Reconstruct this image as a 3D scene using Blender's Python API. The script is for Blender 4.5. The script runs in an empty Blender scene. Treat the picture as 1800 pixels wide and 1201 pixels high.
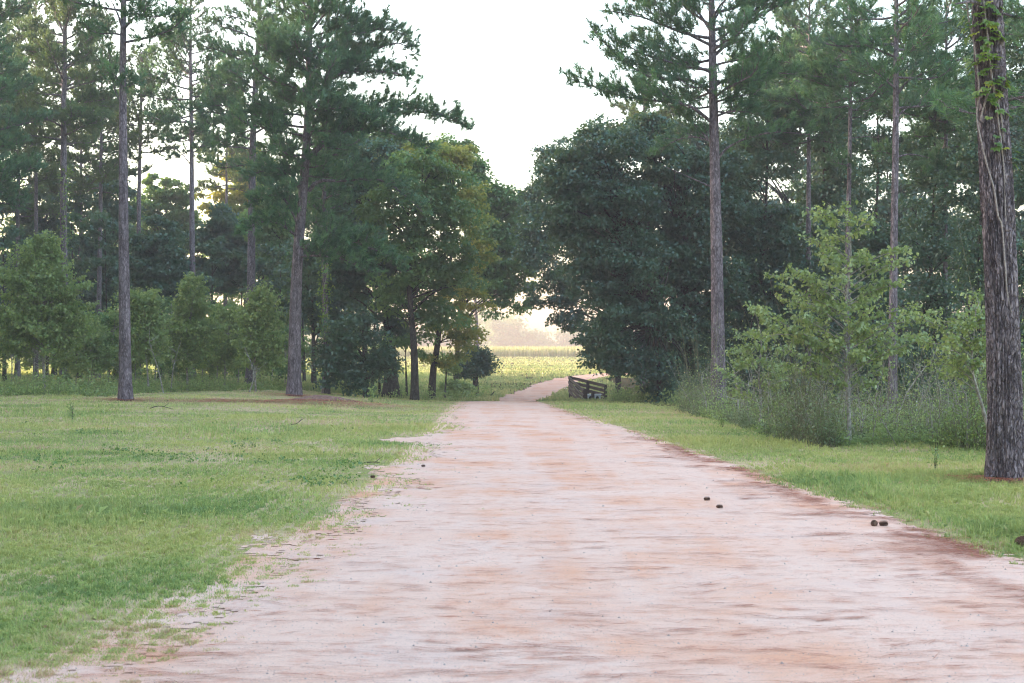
import bpy, math
import numpy as np
from mathutils import Vector

C = bpy.context.scene.collection
SC = bpy.context.scene
rad = math.radians

# ------------------------------------------------------------------ camera
F, HZ, CZ = 2500.0, 620.0, 1.6          # focal length in photo pixels, horizon row, eye height
cd = bpy.data.cameras.new('camera'); cam = bpy.data.objects.new('camera', cd); C.objects.link(cam)
cam.location = (0, 0, CZ)
cam.rotation_euler = (rad(90) + math.atan((HZ - 600.5) / F), 0, 0)
cd.sensor_width = 36; cd.lens = 50; cd.clip_start = 0.1; cd.clip_end = 5000
cd.dof.use_dof = True; cd.dof.focus_distance = 24; cd.dof.aperture_fstop = 5.6
SC.camera = cam

# ------------------------------------------------------------------ sky and sun
SUN_EL, SUN_AZ = 10.0, -70.0             # azimuth from the view direction, negative to the left
w = bpy.data.worlds.new('World'); SC.world = w; w.use_nodes = True
wn = w.node_tree; bg = wn.nodes['Background']
sky = wn.nodes.new('ShaderNodeTexSky'); sky.sky_type = 'NISHITA'; sky.sun_disc = False
sky.sun_elevation = rad(SUN_EL); sky.sun_rotation = rad(SUN_AZ)
sky.air_density = 1.0; sky.dust_density = 3.0; sky.ozone_density = 0.6
wn.links.new(sky.outputs[0], bg.inputs[0]); bg.inputs[1].default_value = 0.15
sl = bpy.data.lights.new('sun', 'SUN'); sun = bpy.data.objects.new('sun', sl); C.objects.link(sun)
sl.energy = 2.0; sl.angle = rad(0.6); sl.color = (1.0, 0.80, 0.64)
sdir = Vector((math.sin(rad(SUN_AZ)) * math.cos(rad(SUN_EL)), math.cos(rad(SUN_AZ)) * math.cos(rad(SUN_EL)), math.sin(rad(SUN_EL))))
sun.rotation_euler = sdir.to_track_quat('Z', 'Y').to_euler(); sun.location = (-60, 40, 60)
SC.view_settings.view_transform = 'Standard'; SC.view_settings.look = 'None'
SC.view_settings.exposure = 3.05; SC.view_settings.gamma = 1.0
cy = SC.cycles
cy.use_adaptive_sampling = False; cy.time_limit = 900; cy.pixel_filter_type = 'BLACKMAN_HARRIS'; cy.filter_width = 1.15
cy.max_bounces = 5; cy.diffuse_bounces = 3; cy.transmission_bounces = 4; cy.glossy_bounces = 2
cy.volume_bounces = 1; cy.transparent_max_bounces = 6; cy.sample_clamp_indirect = 4
cy.use_denoising = True; cy.use_light_tree = False; cy.denoising_prefilter = 'ACCURATE'

# ------------------------------------------------------------------ noise and ground shape
def hsh(i, j, s=0):
    n = (i.astype(np.int64) * 374761393 + j.astype(np.int64) * 668265263 + s * 982451653) & 0xFFFFFFFF
    n = ((n ^ (n >> 13)) * 1274126177) & 0xFFFFFFFF
    return ((n ^ (n >> 16)) & 0xFFFFFF) / 16777215.0
def vn(x, y, s=0):
    x = np.asarray(x, float); y = np.asarray(y, float)
    i = np.floor(x); j = np.floor(y); u = x - i; v = y - j
    u = u * u * (3 - 2 * u); v = v * v * (3 - 2 * v)
    a = hsh(i, j, s); b = hsh(i + 1, j, s); c = hsh(i, j + 1, s); d = hsh(i + 1, j + 1, s)
    return (a * (1 - u) + b * u) * (1 - v) + (c * (1 - u) + d * u) * v
def fbm(x, y, s=0, o=3):
    t = 0; a = 1; n = 0
    for k in range(o):
        t = t + a * vn(x * 2 ** k, y * 2 ** k, s + k); n += a; a *= 0.5
    return t / n                          # 0..1
def sstep(a, b, x):
    t = np.clip((x - a) / (b - a), 0, 1); return t * t * (3 - 2 * t)
YC = [-80, 0, 15, 30, 45, 60, 63, 66, 72, 85, 100, 120, 180, 330, 600, 3000]
ZC = [0, 0, -.02, -.08, -.22, -.46, -.58, -.78, -.93, -.80, -.50, -.30, .16, 1.34, 1.7, 1.7]
ZR = [0, 0, -.01, -.05, -.2, -.46, -.5, -.52, -.55, -.55, -.50, -.30, .16, 1.34, 1.7, 1.7]
YL = [-80, 60, 85, 120, 180, 330, 600, 3000]
ZL = [0, 0, -.12, -.25, .16, 1.34, 1.7, 1.7]
def ground(x, y):
    x = np.asarray(x, float); y = np.asarray(y, float)
    zc = np.interp(y, YC, ZC); zl = np.interp(y, YL, ZL); zr = np.interp(y, YC, ZR)
    wl = sstep(-2.5, -11, x); wr = sstep(5.5, 10, x)
    z = zc * (1 - wl) * (1 - wr) + zl * wl + zr * wr
    off = sstep(.3, 3, np.abs(x - 1) - 2.6)
    z = z + off * .12 * (fbm(x * .35, y * .25, 7) - .5) + off * .03 * (fbm(x * 1.6, y * 1.2, 9) - .5)
    ridge = np.exp(-((x + 6.0) / 1.9) ** 2 - ((y - 47.5) / 1.3) ** 2)
    return z + ridge * .16
def gz(x, y): return float(ground(x, y))
def P(px, py, d): return np.array([(px - 900) / F * d, d, CZ - (py - HZ) / F * d])
def GP(px, d):
    x = (px - 900) / F * d; return np.array([x, d, gz(x, d)])

# ------------------------------------------------------------------ mesh helpers
def mesh(name, V, Fc, mat, parent=None, tint=None, smooth=False):
    V = np.asarray(V, np.float32).reshape(-1, 3); Fc = np.asarray(Fc, np.int32)
    m = bpy.data.meshes.new(name)
    m.vertices.add(len(V)); m.vertices.foreach_set('co', V.ravel())
    k = Fc.shape[1]; n = len(Fc)
    m.loops.add(n * k); m.loops.foreach_set('vertex_index', Fc.ravel())
    m.polygons.add(n); m.polygons.foreach_set('loop_start', np.arange(0, n * k, k, dtype=np.int32))
    m.polygons.foreach_set('use_smooth', np.full(n, smooth))
    if tint is not None:
        a = m.attributes.new('tint', 'FLOAT', 'POINT'); a.data.foreach_set('value', np.asarray(tint, np.float32))
    m.update(calc_edges=True); m.materials.append(mat)
    o = bpy.data.objects.new(name, m); C.objects.link(o)
    if parent: o.parent = parent
    return o
def thing(name, label, cat, loc=(0, 0, 0), group=None):
    o = bpy.data.objects.new(name, None); C.objects.link(o); o.location = loc
    o.empty_display_size = .3
    o['label'] = label; o['category'] = cat
    if group: o['group'] = group
    return o
def tag(o, label, cat, group=None, kind=None):
    o['label'] = label; o['category'] = cat
    if group: o['group'] = group
    if kind: o['kind'] = kind
    return o
class MB:                                 # collects quads
    def __init__(s): s.v = []; s.f = []; s.n = 0; s.t = []
    def add(s, V, Fc, t=.5):
        V = np.asarray(V, float).reshape(-1, 3)
        s.v.append(V); s.f.append(np.asarray(Fc) + s.n); s.n += len(V); s.t.append(np.full(len(V), t))
    def tube(s, pts, rr, k=6, t=.5):
        pts = np.asarray(pts, float); n = len(pts); rr = np.broadcast_to(np.asarray(rr, float), (n,))
        tg = np.gradient(pts, axis=0); tg /= np.linalg.norm(tg, axis=1)[:, None] + 1e-9
        ref = np.where(np.abs(tg[:, 2:3]) < .9, np.array([[0, 0, 1.]]), np.array([[0, 1., 0]]))
        u = np.cross(tg, ref); u /= np.linalg.norm(u, axis=1)[:, None] + 1e-9; v = np.cross(tg, u)
        a = np.arange(k) / k * 2 * math.pi
        V = pts[:, None] + rr[:, None, None] * (np.cos(a)[None, :, None] * u[:, None] + np.sin(a)[None, :, None] * v[:, None])
        i = np.arange(n - 1)[:, None] * k; j = np.arange(k)[None]; j2 = (j + 1) % k
        Fq = np.stack([i + j, i + j2, i + k + j2, i + k + j], -1).reshape(-1, 4)
        s.add(V, Fq, t)
    def box(s, c, sx, sy, sz, rot=0, t=.5):
        x, y, z = sx / 2, sy / 2, sz / 2
        V = np.array([[-x, -y, -z], [x, -y, -z], [x, y, -z], [-x, y, -z], [-x, -y, z], [x, -y, z], [x, y, z], [-x, y, z]])
        cr, sr = math.cos(rot), math.sin(rot)
        V = V @ np.array([[cr, sr, 0], [-sr, cr, 0], [0, 0, 1]]) + np.asarray(c)
        s.add(V, [[0, 3, 2, 1], [4, 5, 6, 7], [0, 1, 5, 4], [1, 2, 6, 5], [2, 3, 7, 6], [3, 0, 4, 7]], t)
    def build(s, name, mat, parent=None, smooth=False, off=(0, 0, 0)):
        V = np.concatenate(s.v) - np.asarray(off)
        return mesh(name, V, np.concatenate(s.f), mat, parent, np.concatenate(s.t), smooth)
def spline(pts, n):
    pts = np.asarray(pts, float)
    if len(pts) < 3: return pts[0] + (pts[-1] - pts[0]) * np.linspace(0, 1, n)[:, None]
    q = np.vstack([2 * pts[0] - pts[1], pts, 2 * pts[-1] - pts[-2]]); m = len(pts) - 1
    out = []
    for s in np.linspace(0, m - 1e-6, n):
        i = int(s); t = s - i; a, b, c, d = q[i], q[i + 1], q[i + 2], q[i + 3]
        out.append(.5 * (2 * b + (c - a) * t + (2 * a - 5 * b + 4 * c - d) * t * t + (3 * b - a - 3 * c + d) * t ** 3))
    return np.array(out)
def unit(a): return a / (np.linalg.norm(a, axis=-1, keepdims=True) + 1e-9)

# ------------------------------------------------------------------ materials
def nodes(name):
    m = bpy.data.materials.new(name); m.use_nodes = True
    nt = m.node_tree; nt.nodes.clear()
    return m, nt, nt.nodes.new('ShaderNodeOutputMaterial')
def N(nt, t, **kw):
    n = nt.nodes.new(t)
    for k, v in kw.items(): setattr(n, k, v)
    return n
def ramp(nt, fac, cols):
    r = N(nt, 'ShaderNodeValToRGB'); e = r.color_ramp.elements
    while len(e) < len(cols): e.new(.5)
    for i, (p, c) in enumerate(cols): e[i].position = p; e[i].color = (*c, 1)
    nt.links.new(fac, r.inputs[0]); return r.outputs[0]
def noise(nt, scale, detail=3, rough=.55, vec=None, stretch=None):
    n = N(nt, 'ShaderNodeTexNoise'); n.inputs['Scale'].default_value = scale
    n.inputs['Detail'].default_value = detail; n.inputs['Roughness'].default_value = rough
    g = N(nt, 'ShaderNodeNewGeometry'); v = g.outputs['Position']
    if stretch:
        mp = N(nt, 'ShaderNodeMapping'); mp.inputs['Scale'].default_value = stretch
        nt.links.new(v, mp.inputs[0]); v = mp.outputs[0]
    nt.links.new(v, n.inputs['Vector']); return n.outputs[0]
def mix(nt, f, a, b, mode='MIX'):
    n = N(nt, 'ShaderNodeMix', data_type='RGBA', blend_type=mode)
    for i, v in ((0, f), (6, a), (7, b)):
        if isinstance(v, (int, float)): n.inputs[i].default_value = v
        elif isinstance(v, tuple): n.inputs[i].default_value = (*v, 1)
        else: nt.links.new(v, n.inputs[i])
    return n.outputs[2]
def leafmat(name, cols, trans=.4, big=None, gloss=.04, nscale=.6):
    m, nt, out = nodes(name); L = nt.links
    at = N(nt, 'ShaderNodeAttribute', attribute_name='tint')
    col = ramp(nt, at.outputs['Fac'], cols)
    if big:                                # hue drift from clump to clump
        nz = noise(nt, nscale, 2); f = ramp(nt, nz, [(.42, (0, 0, 0)), (.62, (1, 1, 1))])
        col = mix(nt, f, col, mix(nt, .6, col, big))
    d = N(nt, 'ShaderNodeBsdfDiffuse'); t = N(nt, 'ShaderNodeBsdfTranslucent'); g = N(nt, 'ShaderNodeBsdfGlossy')
    g.inputs['Roughness'].default_value = .45; g.inputs[0].default_value = (.8, .9, 1, 1)
    L.new(col, d.inputs[0])
    L.new(mix(nt, .35, col, (.30, .36, .03)), t.inputs[0])
    a = N(nt, 'ShaderNodeMixShader'); a.inputs[0].default_value = trans
    L.new(d.outputs[0], a.inputs[1]); L.new(t.outputs[0], a.inputs[2])
    b = N(nt, 'ShaderNodeMixShader'); b.inputs[0].default_value = gloss
    L.new(a.outputs[0], b.inputs[1]); L.new(g.outputs[0], b.inputs[2]); L.new(b.outputs[0], out.inputs[0])
    return m
def barkmat(name, c1, c2, c3, sc=9, bump=.6):
    m, nt, out = nodes(name); L = nt.links
    p = N(nt, 'ShaderNodeBsdfPrincipled'); p.inputs['Roughness'].default_value = .9
    p.inputs['Specular IOR Level'].default_value = .2
    vo = N(nt, 'ShaderNodeTexVoronoi', feature='DISTANCE_TO_EDGE'); vo.inputs['Scale'].default_value = sc * 1.5
    g_ = N(nt, 'ShaderNodeNewGeometry'); mp_ = N(nt, 'ShaderNodeMapping'); mp_.inputs['Scale'].default_value = (1, 1, .3)
    nw = N(nt, 'ShaderNodeTexNoise'); nw.inputs['Scale'].default_value = 7; nw.inputs['Detail'].default_value = 3; L.new(g_.outputs['Position'], nw.inputs['Vector'])
    wa = N(nt, 'ShaderNodeVectorMath', operation='MULTIPLY_ADD'); L.new(nw.outputs['Color'], wa.inputs[0]); wa.inputs[1].default_value = (.09, .09, .09); L.new(g_.outputs['Position'], wa.inputs[2])
    L.new(wa.outputs[0], mp_.inputs[0]); L.new(mp_.outputs[0], vo.inputs['Vector'])
    crack = ramp(nt, vo.outputs[0], [(.02, (0, 0, 0)), (.16, (1, 1, 1))])
    n1 = noise(nt, sc, 5, .7, stretch=(1, 1, .22)); n2 = noise(nt, sc * 3, 3, .6, stretch=(1, 1, .35)); n3 = noise(nt, .9, 2)
    col = ramp(nt, n1, [(.36, c1), (.52, c2), (.68, c3)])
    col = mix(nt, ramp(nt, n2, [(.5, (0, 0, 0)), (.7, (1, 1, 1))]), col, c3)
    col = mix(nt, ramp(nt, n3, [(.45, (0, 0, 0)), (.7, (.45, .45, .45))]), col, c1)
    col = mix(nt, crack, mix(nt, .6, col, c1), col)
    L.new(col, p.inputs['Base Color'])
    hh = N(nt, 'ShaderNodeMath', operation='MULTIPLY_ADD'); L.new(crack, hh.inputs[0]); hh.inputs[1].default_value = .6; L.new(n1, hh.inputs[2])
    b = N(nt, 'ShaderNodeBump'); b.inputs['Strength'].default_value = bump; b.inputs['Distance'].default_value = .05
    L.new(hh.outputs[0], b.inputs['Height']); L.new(b.outputs[0], p.inputs['Normal']); L.new(p.outputs[0], out.inputs[0])
    return m
def flatmat(name, c1, c2, sc=6, rough=.8, bump=.2, st=None):
    m, nt, out = nodes(name); L = nt.links
    p = N(nt, 'ShaderNodeBsdfPrincipled'); p.inputs['Roughness'].default_value = rough
    n1 = noise(nt, sc, 4, .6, stretch=st)
    L.new(ramp(nt, n1, [(.35, c1), (.68, c2)]), p.inputs['Base Color'])
    b = N(nt, 'ShaderNodeBump'); b.inputs['Strength'].default_value = bump; b.inputs['Distance'].default_value = .02
    L.new(n1, b.inputs['Height']); L.new(b.outputs[0], p.inputs['Normal']); L.new(p.outputs[0], out.inputs[0])
    return m
def groundmat():
    m, nt, out = nodes('ground_soil_and_turf'); L = nt.links
    p = N(nt, 'ShaderNodeBsdfPrincipled'); p.inputs['Roughness'].default_value = 1; p.inputs['Specular IOR Level'].default_value = 0
    n1 = noise(nt, .55, 4, .6, stretch=(.6, 1, 1)); n2 = noise(nt, 5, 4, .65); n3 = noise(nt, 30, 2)
    g = ramp(nt, n1, [(.3, (.22, .26, .10)), (.46, (.38, .34, .16)), (.62, (.56, .42, .27))])
    s = ramp(nt, n3, [(.3, (.26, .18, .12)), (.7, (.50, .36, .26))])
    col = mix(nt, ramp(nt, n2, [(.5, (0, 0, 0)), (.66, (.75, .75, .75))]), g, s)
    gn = N(nt, 'ShaderNodeNewGeometry'); sep = N(nt, 'ShaderNodeSeparateXYZ'); L.new(gn.outputs['Position'], sep.inputs[0])
    far = N(nt, 'ShaderNodeMapRange'); L.new(sep.outputs[1], far.inputs[0])
    far.inputs[1].default_value = 84; far.inputs[2].default_value = 96
    nf = noise(nt, .07, 4, .6, stretch=(.35, 1.6, 1))
    fc = ramp(nt, nf, [(.34, (.14, .26, .05)), (.48, (.34, .36, .08)), (.6, (.46, .42, .14)), (.72, (.24, .30, .08))])
    col = mix(nt, far.outputs[0], col, fc)
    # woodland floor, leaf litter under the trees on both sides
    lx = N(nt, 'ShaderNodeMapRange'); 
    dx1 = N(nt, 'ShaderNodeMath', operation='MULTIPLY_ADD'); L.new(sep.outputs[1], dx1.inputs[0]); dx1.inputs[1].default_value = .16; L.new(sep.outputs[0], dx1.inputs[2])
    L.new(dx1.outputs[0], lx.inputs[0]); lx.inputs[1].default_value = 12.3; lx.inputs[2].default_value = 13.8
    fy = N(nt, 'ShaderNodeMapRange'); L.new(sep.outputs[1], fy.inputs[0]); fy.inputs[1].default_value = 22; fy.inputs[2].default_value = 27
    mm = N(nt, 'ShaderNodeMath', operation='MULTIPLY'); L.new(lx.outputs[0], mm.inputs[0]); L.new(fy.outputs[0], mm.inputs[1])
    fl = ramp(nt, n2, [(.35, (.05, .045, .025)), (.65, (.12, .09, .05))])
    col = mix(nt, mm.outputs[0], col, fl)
    at = N(nt, 'ShaderNodeAttribute', attribute_name='tint'); ad = N(nt, 'ShaderNodeMath', operation='ADD'); L.new(at.outputs['Fac'], ad.inputs[0]); L.new(n2, ad.inputs[1])
    col = mix(nt, ramp(nt, ad.outputs[0], [(.78, (0, 0, 0)), (1.0, (1, 1, 1))]), col, roadcolor(nt)[0])
    L.new(col, p.inputs['Base Color'])
    b = N(nt, 'ShaderNodeBump'); b.inputs['Strength'].default_value = .5; b.inputs['Distance'].default_value = .03
    L.new(n3, b.inputs['Height']); L.new(b.outputs[0], p.inputs['Normal']); L.new(p.outputs[0], out.inputs[0])
    return m
def roadcolor(nt, far=False):
    n1 = noise(nt, .75, 4, .65, stretch=(.9, 1, 1)); n2 = noise(nt, .9, 5, .65); n3 = noise(nt, 70, 3, .7)
    n4 = noise(nt, 6, 5, .7); n5 = noise(nt, 22, 3, .7)
    pale, orange, grey, red = (.80, .56, .455), (.75, .39, .25), (.68, .51, .45), (.60, .25, .16)
    if far: pale, orange, grey, red = (.60, .37, .28), (.52, .25, .16), (.45, .33, .29), (.38, .16, .11)
    gn = N(nt, 'ShaderNodeNewGeometry'); mp = N(nt, 'ShaderNodeMapping'); mp.inputs['Scale'].default_value = (1.1, .05, 1); nt.links.new(gn.outputs['Position'], mp.inputs[0])
    nr = N(nt, 'ShaderNodeTexNoise'); nr.inputs['Scale'].default_value = 1.3; nr.inputs['Detail'].default_value = 2; nt.links.new(mp.outputs[0], nr.inputs['Vector'])   # wheel tracks run along the road
    col = mix(nt, ramp(nt, n1, [(.40, (0, 0, 0)), (.64, (.9, .9, .9))]), pale, orange)
    col = mix(nt, ramp(nt, nr.outputs[0], [(.46, (0, 0, 0)), (.58, (.75, .75, .75))]), col, pale)
    col = mix(nt, ramp(nt, n2, [(.50, (0, 0, 0)), (.70, (.5, .5, .5))]), col, grey)
    col = mix(nt, ramp(nt, n4, [(.52, (0, 0, 0)), (.70, (.5, .5, .5))]), col, red)
    col = mix(nt, ramp(nt, n5, [(.56, (0, 0, 0)), (.70, (.28, .28, .28))]), col, (.42, .29, .25))
    col = mix(nt, ramp(nt, n3, [(.54, (0, 0, 0)), (.68, (.45, .45, .45))]), col, (.34, .26, .24))
    return col, n3, n4
def roadmat(name, far=False):
    m, nt, out = nodes(name); L = nt.links
    p = N(nt, 'ShaderNodeBsdfPrincipled'); p.inputs['Roughness'].default_value = .95; p.inputs['Specular IOR Level'].default_value = .1
    col, n3, n4 = roadcolor(nt, far)
    L.new(col, p.inputs['Base Color'])
    mx = N(nt, 'ShaderNodeMath', operation='ADD'); L.new(n3, mx.inputs[0]); L.new(n4, mx.inputs[1])
    b = N(nt, 'ShaderNodeBump'); b.inputs['Strength'].default_value = .3; b.inputs['Distance'].default_value = .012
    L.new(mx.outputs[0], b.inputs['Height']); L.new(b.outputs[0], p.inputs['Normal']); L.new(p.outputs[0], out.inputs[0])
    return m
M = {}
M['ground'] = groundmat(); M['road'] = roadmat('pale_sandy_road'); M['track'] = roadmat('red_dirt_track', True)
M['pine'] = leafmat('pine_needles', [(0, (.028, .080, .048)), (.5, (.065, .17, .080)), (1, (.17, .34, .13))], .3, (.08, .17, .11), .04, .5)
M['pine_far'] = leafmat('pine_needles_behind', [(0, (.040, .095, .050)), (.5, (.075, .16, .075)), (1, (.14, .23, .09))], .3, (.12, .15, .05), .04, .3)
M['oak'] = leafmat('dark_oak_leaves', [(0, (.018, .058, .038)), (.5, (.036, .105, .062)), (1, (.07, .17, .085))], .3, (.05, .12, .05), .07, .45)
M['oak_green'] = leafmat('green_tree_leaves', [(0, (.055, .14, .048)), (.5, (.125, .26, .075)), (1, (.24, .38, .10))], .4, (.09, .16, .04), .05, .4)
M['gold'] = leafmat('sunlit_yellow_green_leaves', [(0, (.11, .20, .05)), (.5, (.28, .33, .07)), (1, (.66, .50, .10))], .5, (.42, .36, .08), .04, .5)  # yellow of the low sun is put into the leaf colour
M['sapling'] = leafmat('sapling_leaves', [(0, (.12, .20, .06)), (.5, (.28, .36, .11)), (.93, (.46, .50, .19)), (1, (.42, .20, .09))], .4, (.26, .36, .15), .06, 1.2)
M['shrub'] = leafmat('understorey_leaves', [(0, (.13, .21, .07)), (.5, (.27, .37, .12)), (1, (.48, .54, .19))], .45, (.28, .38, .14), .04, .5)
M['weed'] = leafmat('weed_leaves', [(0, (.10, .12, .07)), (.45, (.19, .23, .12)), (.8, (.28, .33, .17)), (1, (.38, .25, .16))], .3, (.08, .14, .06), .03, 1.0)
M['stem'] = flatmat('pale_stem_bark', (.16, .14, .12), (.42, .40, .36), 14, .9, .3)
M['weedstem'] = flatmat('green_brown_stalks', (.10, .11, .06), (.26, .24, .15), 9, .9, .2)
M['vine'] = leafmat('climber_leaves', [(0, (.11, .20, .03)), (.6, (.20, .32, .05)), (1, (.48, .50, .07))], .45, None, .06)
M['vine_stem'] = flatmat('grey_vine_stem', (.22, .18, .17), (.42, .36, .33), 30)
M['grass'] = leafmat('lawn_grass', [(0, (.22, .33, .13)), (.38, (.38, .49, .17)), (.66, (.56, .60, .22)), (.86, (.66, .58, .33)), (1, (.70, .50, .37))], .35, (.64, .60, .22), .03, .22)
M['meadow'] = leafmat('meadow_grass', [(0, (.20, .28, .10)), (.5, (.42, .42, .19)), (1, (.66, .54, .27))], .35, (.26, .34, .14), .02, .06)
M['crop'] = leafmat('pale_crop', [(0, (.22, .26, .10)), (.5, (.42, .40, .2)), (1, (.6, .52, .3))], .4, None, .02)
M['straw'] = leafmat('fallen_pine_needles', [(0, (.25, .075, .045)), (.5, (.42, .15, .09)), (1, (.56, .25, .16))], 0, None, .03)
M['soil'] = flatmat('red_brown_soil', (.13, .07, .055), (.30, .17, .13), 12, .95, .8)
M['bark'] = barkmat('pine_bark', (.070, .056, .064), (.19, .155, .175), (.35, .29, .32), 9)
M['bark_big'] = barkmat('pine_bark_near', (.09, .070, .080), (.30, .245, .27), (.48, .40, .42), 16, .9)
M['bark_dark'] = barkmat('oak_bark', (.03, .026, .024), (.07, .06, .055), (.13, .12, .11), 10)
M['wood'] = flatmat('weathered_wood', (.025, .018, .017), (.085, .06, .055), 8, .85, .4, (1, 1, 4))
M['metal'] = flatmat('pale_grey_painted_metal', (.40, .44, .52), (.58, .62, .70), 5, .45, .05)
M['dark'] = flatmat('opening_shade', (.02, .02, .02), (.03, .03, .03))
M['cone'] = flatmat('pine_cone_scales', (.07, .038, .026), (.26, .155, .11), 40, .9, .5)
M['paleash'] = flatmat('bleached_log', (.42, .42, .44), (.62, .62, .66), 12, .8, .4)
M['whitepaint'] = flatmat('white_paint', (.7, .7, .7), (.8, .8, .8))

# ------------------------------------------------------------------ terrain
def grid(xs, ys, zoff=0, fn=ground):
    X, Y = np.meshgrid(xs, ys); Z = fn(X, Y) + zoff
    V = np.stack([X, Y, Z], -1).reshape(-1, 3); nx = len(xs)
    i = (np.arange(len(ys) - 1)[:, None] * nx + np.arange(nx - 1)[None]).ravel()
    return V, np.stack([i, i + 1, i + nx + 1, i + nx], -1)
def spaced(fine, lim, step, grow=1.12):
    a = list(np.arange(0, fine, step)); s = step; v = fine
    while v < lim: a.append(v); s *= grow; v += s
    a.append(lim); return np.array(a)
xs = spaced(14, 1500, .2, 1.10); xs = np.concatenate([-xs[::-1][:-1], xs])
ys = np.concatenate([[-60, -30, -10, -3], spaced(64, 2800, .25, 1.06)])

LE = ([0, 7.15, 10.3, 13.4, 17.4, 22, 28, 37, 46, 60], [-2.5, -2.15, -1.75, -1.5, -1.38, -1.4, -1.45, -1.55, -1.7, -1.85])
RE = ([0, 10.5, 12.9, 16, 22, 31, 42, 58, 60], [4.2, 3.85, 3.6, 3.45, 3.0, 2.45, 1.7, 1.04, .96])
def roadf(x, y):                           # > 0 on the near road
    l = x - np.interp(y, *LE); r = np.interp(y, *RE) - x
    nl = (fbm(x * .9, y * .5, 21, 4) - .5) * 1.6 + (fbm(x * 4, y * 3.2, 22, 3) - .5) * .8 + (fbm(x * 18, y * 16, 23, 2) - .5) * .5
    amp = np.interp(y, [5, 12, 30, 45], [.75, 1, 1, .35])
    nr = (fbm(x * 1.1, y * .6, 31, 4) - .5) * .7 + (fbm(x * 6, y * 5, 32, 2) - .5) * .3 + (fbm(x * 20, y * 14, 33, 2) - .5) * .3
    spit = .95 * np.exp(-((y - 27) / 1.1) ** 2) * sstep(-3.6, -2.2, x) + .15 * np.exp(-((y - 13.2) / .8) ** 2) + .5 * np.exp(-((y - 20) / 1.4) ** 2)
    return np.minimum(l + nl * amp + spit, r + nr)
def roadz(x, y):
    return ground(x, y) + .004 + np.clip(roadf(x, y) * 2.5, 0, 1) * (.010 * fbm(x * 2, y * 1.2, 41) + .006 * fbm(x * 14, y * 9, 42))
xr = np.arange(-5, 5.2, .05); yr = [2.5]
while yr[-1] < 60.3: yr.append(yr[-1] + max(.05, yr[-1] * .005))
yr = np.array(yr)
V, Fc = grid(xr, yr, 0, roadz)
cx = V[Fc].mean(1); Fc = Fc[roadf(cx[:, 0], cx[:, 1]) > 0]
used = np.zeros(len(V), bool); used[Fc.ravel()] = True; mp = np.cumsum(used) - 1
o = mesh('road', V[used], mp[Fc], M['road'], smooth=True); o['kind'] = 'structure'
V, Fc = grid(xs, ys)
inr = (V[:, 1] > -5) & (V[:, 1] < 61); sand = np.where(inr, np.minimum(sstep(-.75, .05, V[:, 0] - np.interp(V[:, 1], *LE)), sstep(-.28, .05, np.interp(V[:, 1], *RE) - V[:, 0])), 0)
o = mesh('ground', V, Fc, M['ground'], tint=sand, smooth=True); o['kind'] = 'structure'
# far red track that swings right beyond the dip
TC = ([60.3, 66, 75, 85, 92, 100, 108, 116, 124, 132, 140], [-.35, 0, .5, 1.45, 2.3, 3.4, 4.7, 6.4, 9, 13, 19])
TW = ([60, 75, 100, 140], [1.5, 1.35, 1.35, 2.4])
def trackf(x, y): return np.interp(y, *TW) - np.abs(x - np.interp(y, *TC)) + (fbm(x * 1.5, y * .7, 55) - .5) * .9
V, Fc = grid(np.arange(-4, 24, .16), np.arange(60.5, 142, .4), .02)
cx = V[Fc].mean(1); Fc = Fc[trackf(cx[:, 0], cx[:, 1]) > 0]
used = np.zeros(len(V), bool); used[Fc.ravel()] = True; mp = np.cumsum(used) - 1
o = mesh('dirt_track', V[used], mp[Fc], M['track'], smooth=True); o['kind'] = 'structure'

# ------------------------------------------------------------------ grass and ground litter (stuff)
def blades(name, x, y, h, wd, mat, tint, rng, lean=.5, label=None, cat='grass', z=None):
    n = len(x); z = ground(x, y) if z is None else z
    a = rng.uniform(0, 2 * math.pi, n); b = rng.uniform(0, 2 * math.pi, n)
    s = np.stack([np.cos(a), np.sin(a), np.zeros(n)], 1) * (wd / 2)[:, None]
    ln = np.abs(rng.normal(0, lean, n)) * h
    mid = np.stack([np.cos(b) * ln * .35, np.sin(b) * ln * .35, h * .62], 1)
    tip = np.stack([np.cos(b) * ln, np.sin(b) * ln, h * (1 - .35 * np.minimum(ln / h, 1))], 1)
    p = np.stack([x, y, z - .005], 1)
    V = np.stack([p - s, p + s, p + mid + s * .75, p + tip, p + mid - s * .75], 1)
    k = np.arange(n) * 5
    o = mesh(name, V, np.stack([k, k + 1, k + 2, k + 3, k + 4], 1), mat, tint=np.repeat(np.clip(tint, 0, 1), 5))
    if label: tag(o, label, cat, kind='stuff')
    else: o['kind'] = 'stuff'
    return o
rng = np.random.default_rng(5)
def samp(n, d0, d1, pl, pr, pw=1.0):
    """points spread over the view wedge with a margin, thinner with distance"""
    u = rng.uniform(0, 1, n)
    d = (d0 ** (-pw) + u * (d1 ** (-pw) - d0 ** (-pw))) ** (-1 / pw)
    return (rng.uniform(pl, pr, n) - 900) / F * d, d
x, y = samp(1500000, 5.6, 66, -250, 2050, .8)
rf = roadf(x, y) * (y < 60.3) + (y >= 60.3) * trackf(x, y)
dens = fbm(x * 1.3, y * 1.0, 61, 3); edge = np.clip(-rf / np.where(x < 0, 1.0, .6), 0, 1)
straggle = (rf > -.1) & (rf < .8) & (x < 0) & (fbm(x * 3.0, y * 2.2, 66, 2) > .56 + .12 * np.maximum(rf, 0)) & (rng.uniform(0, 1, len(x)) < .5)
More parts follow.
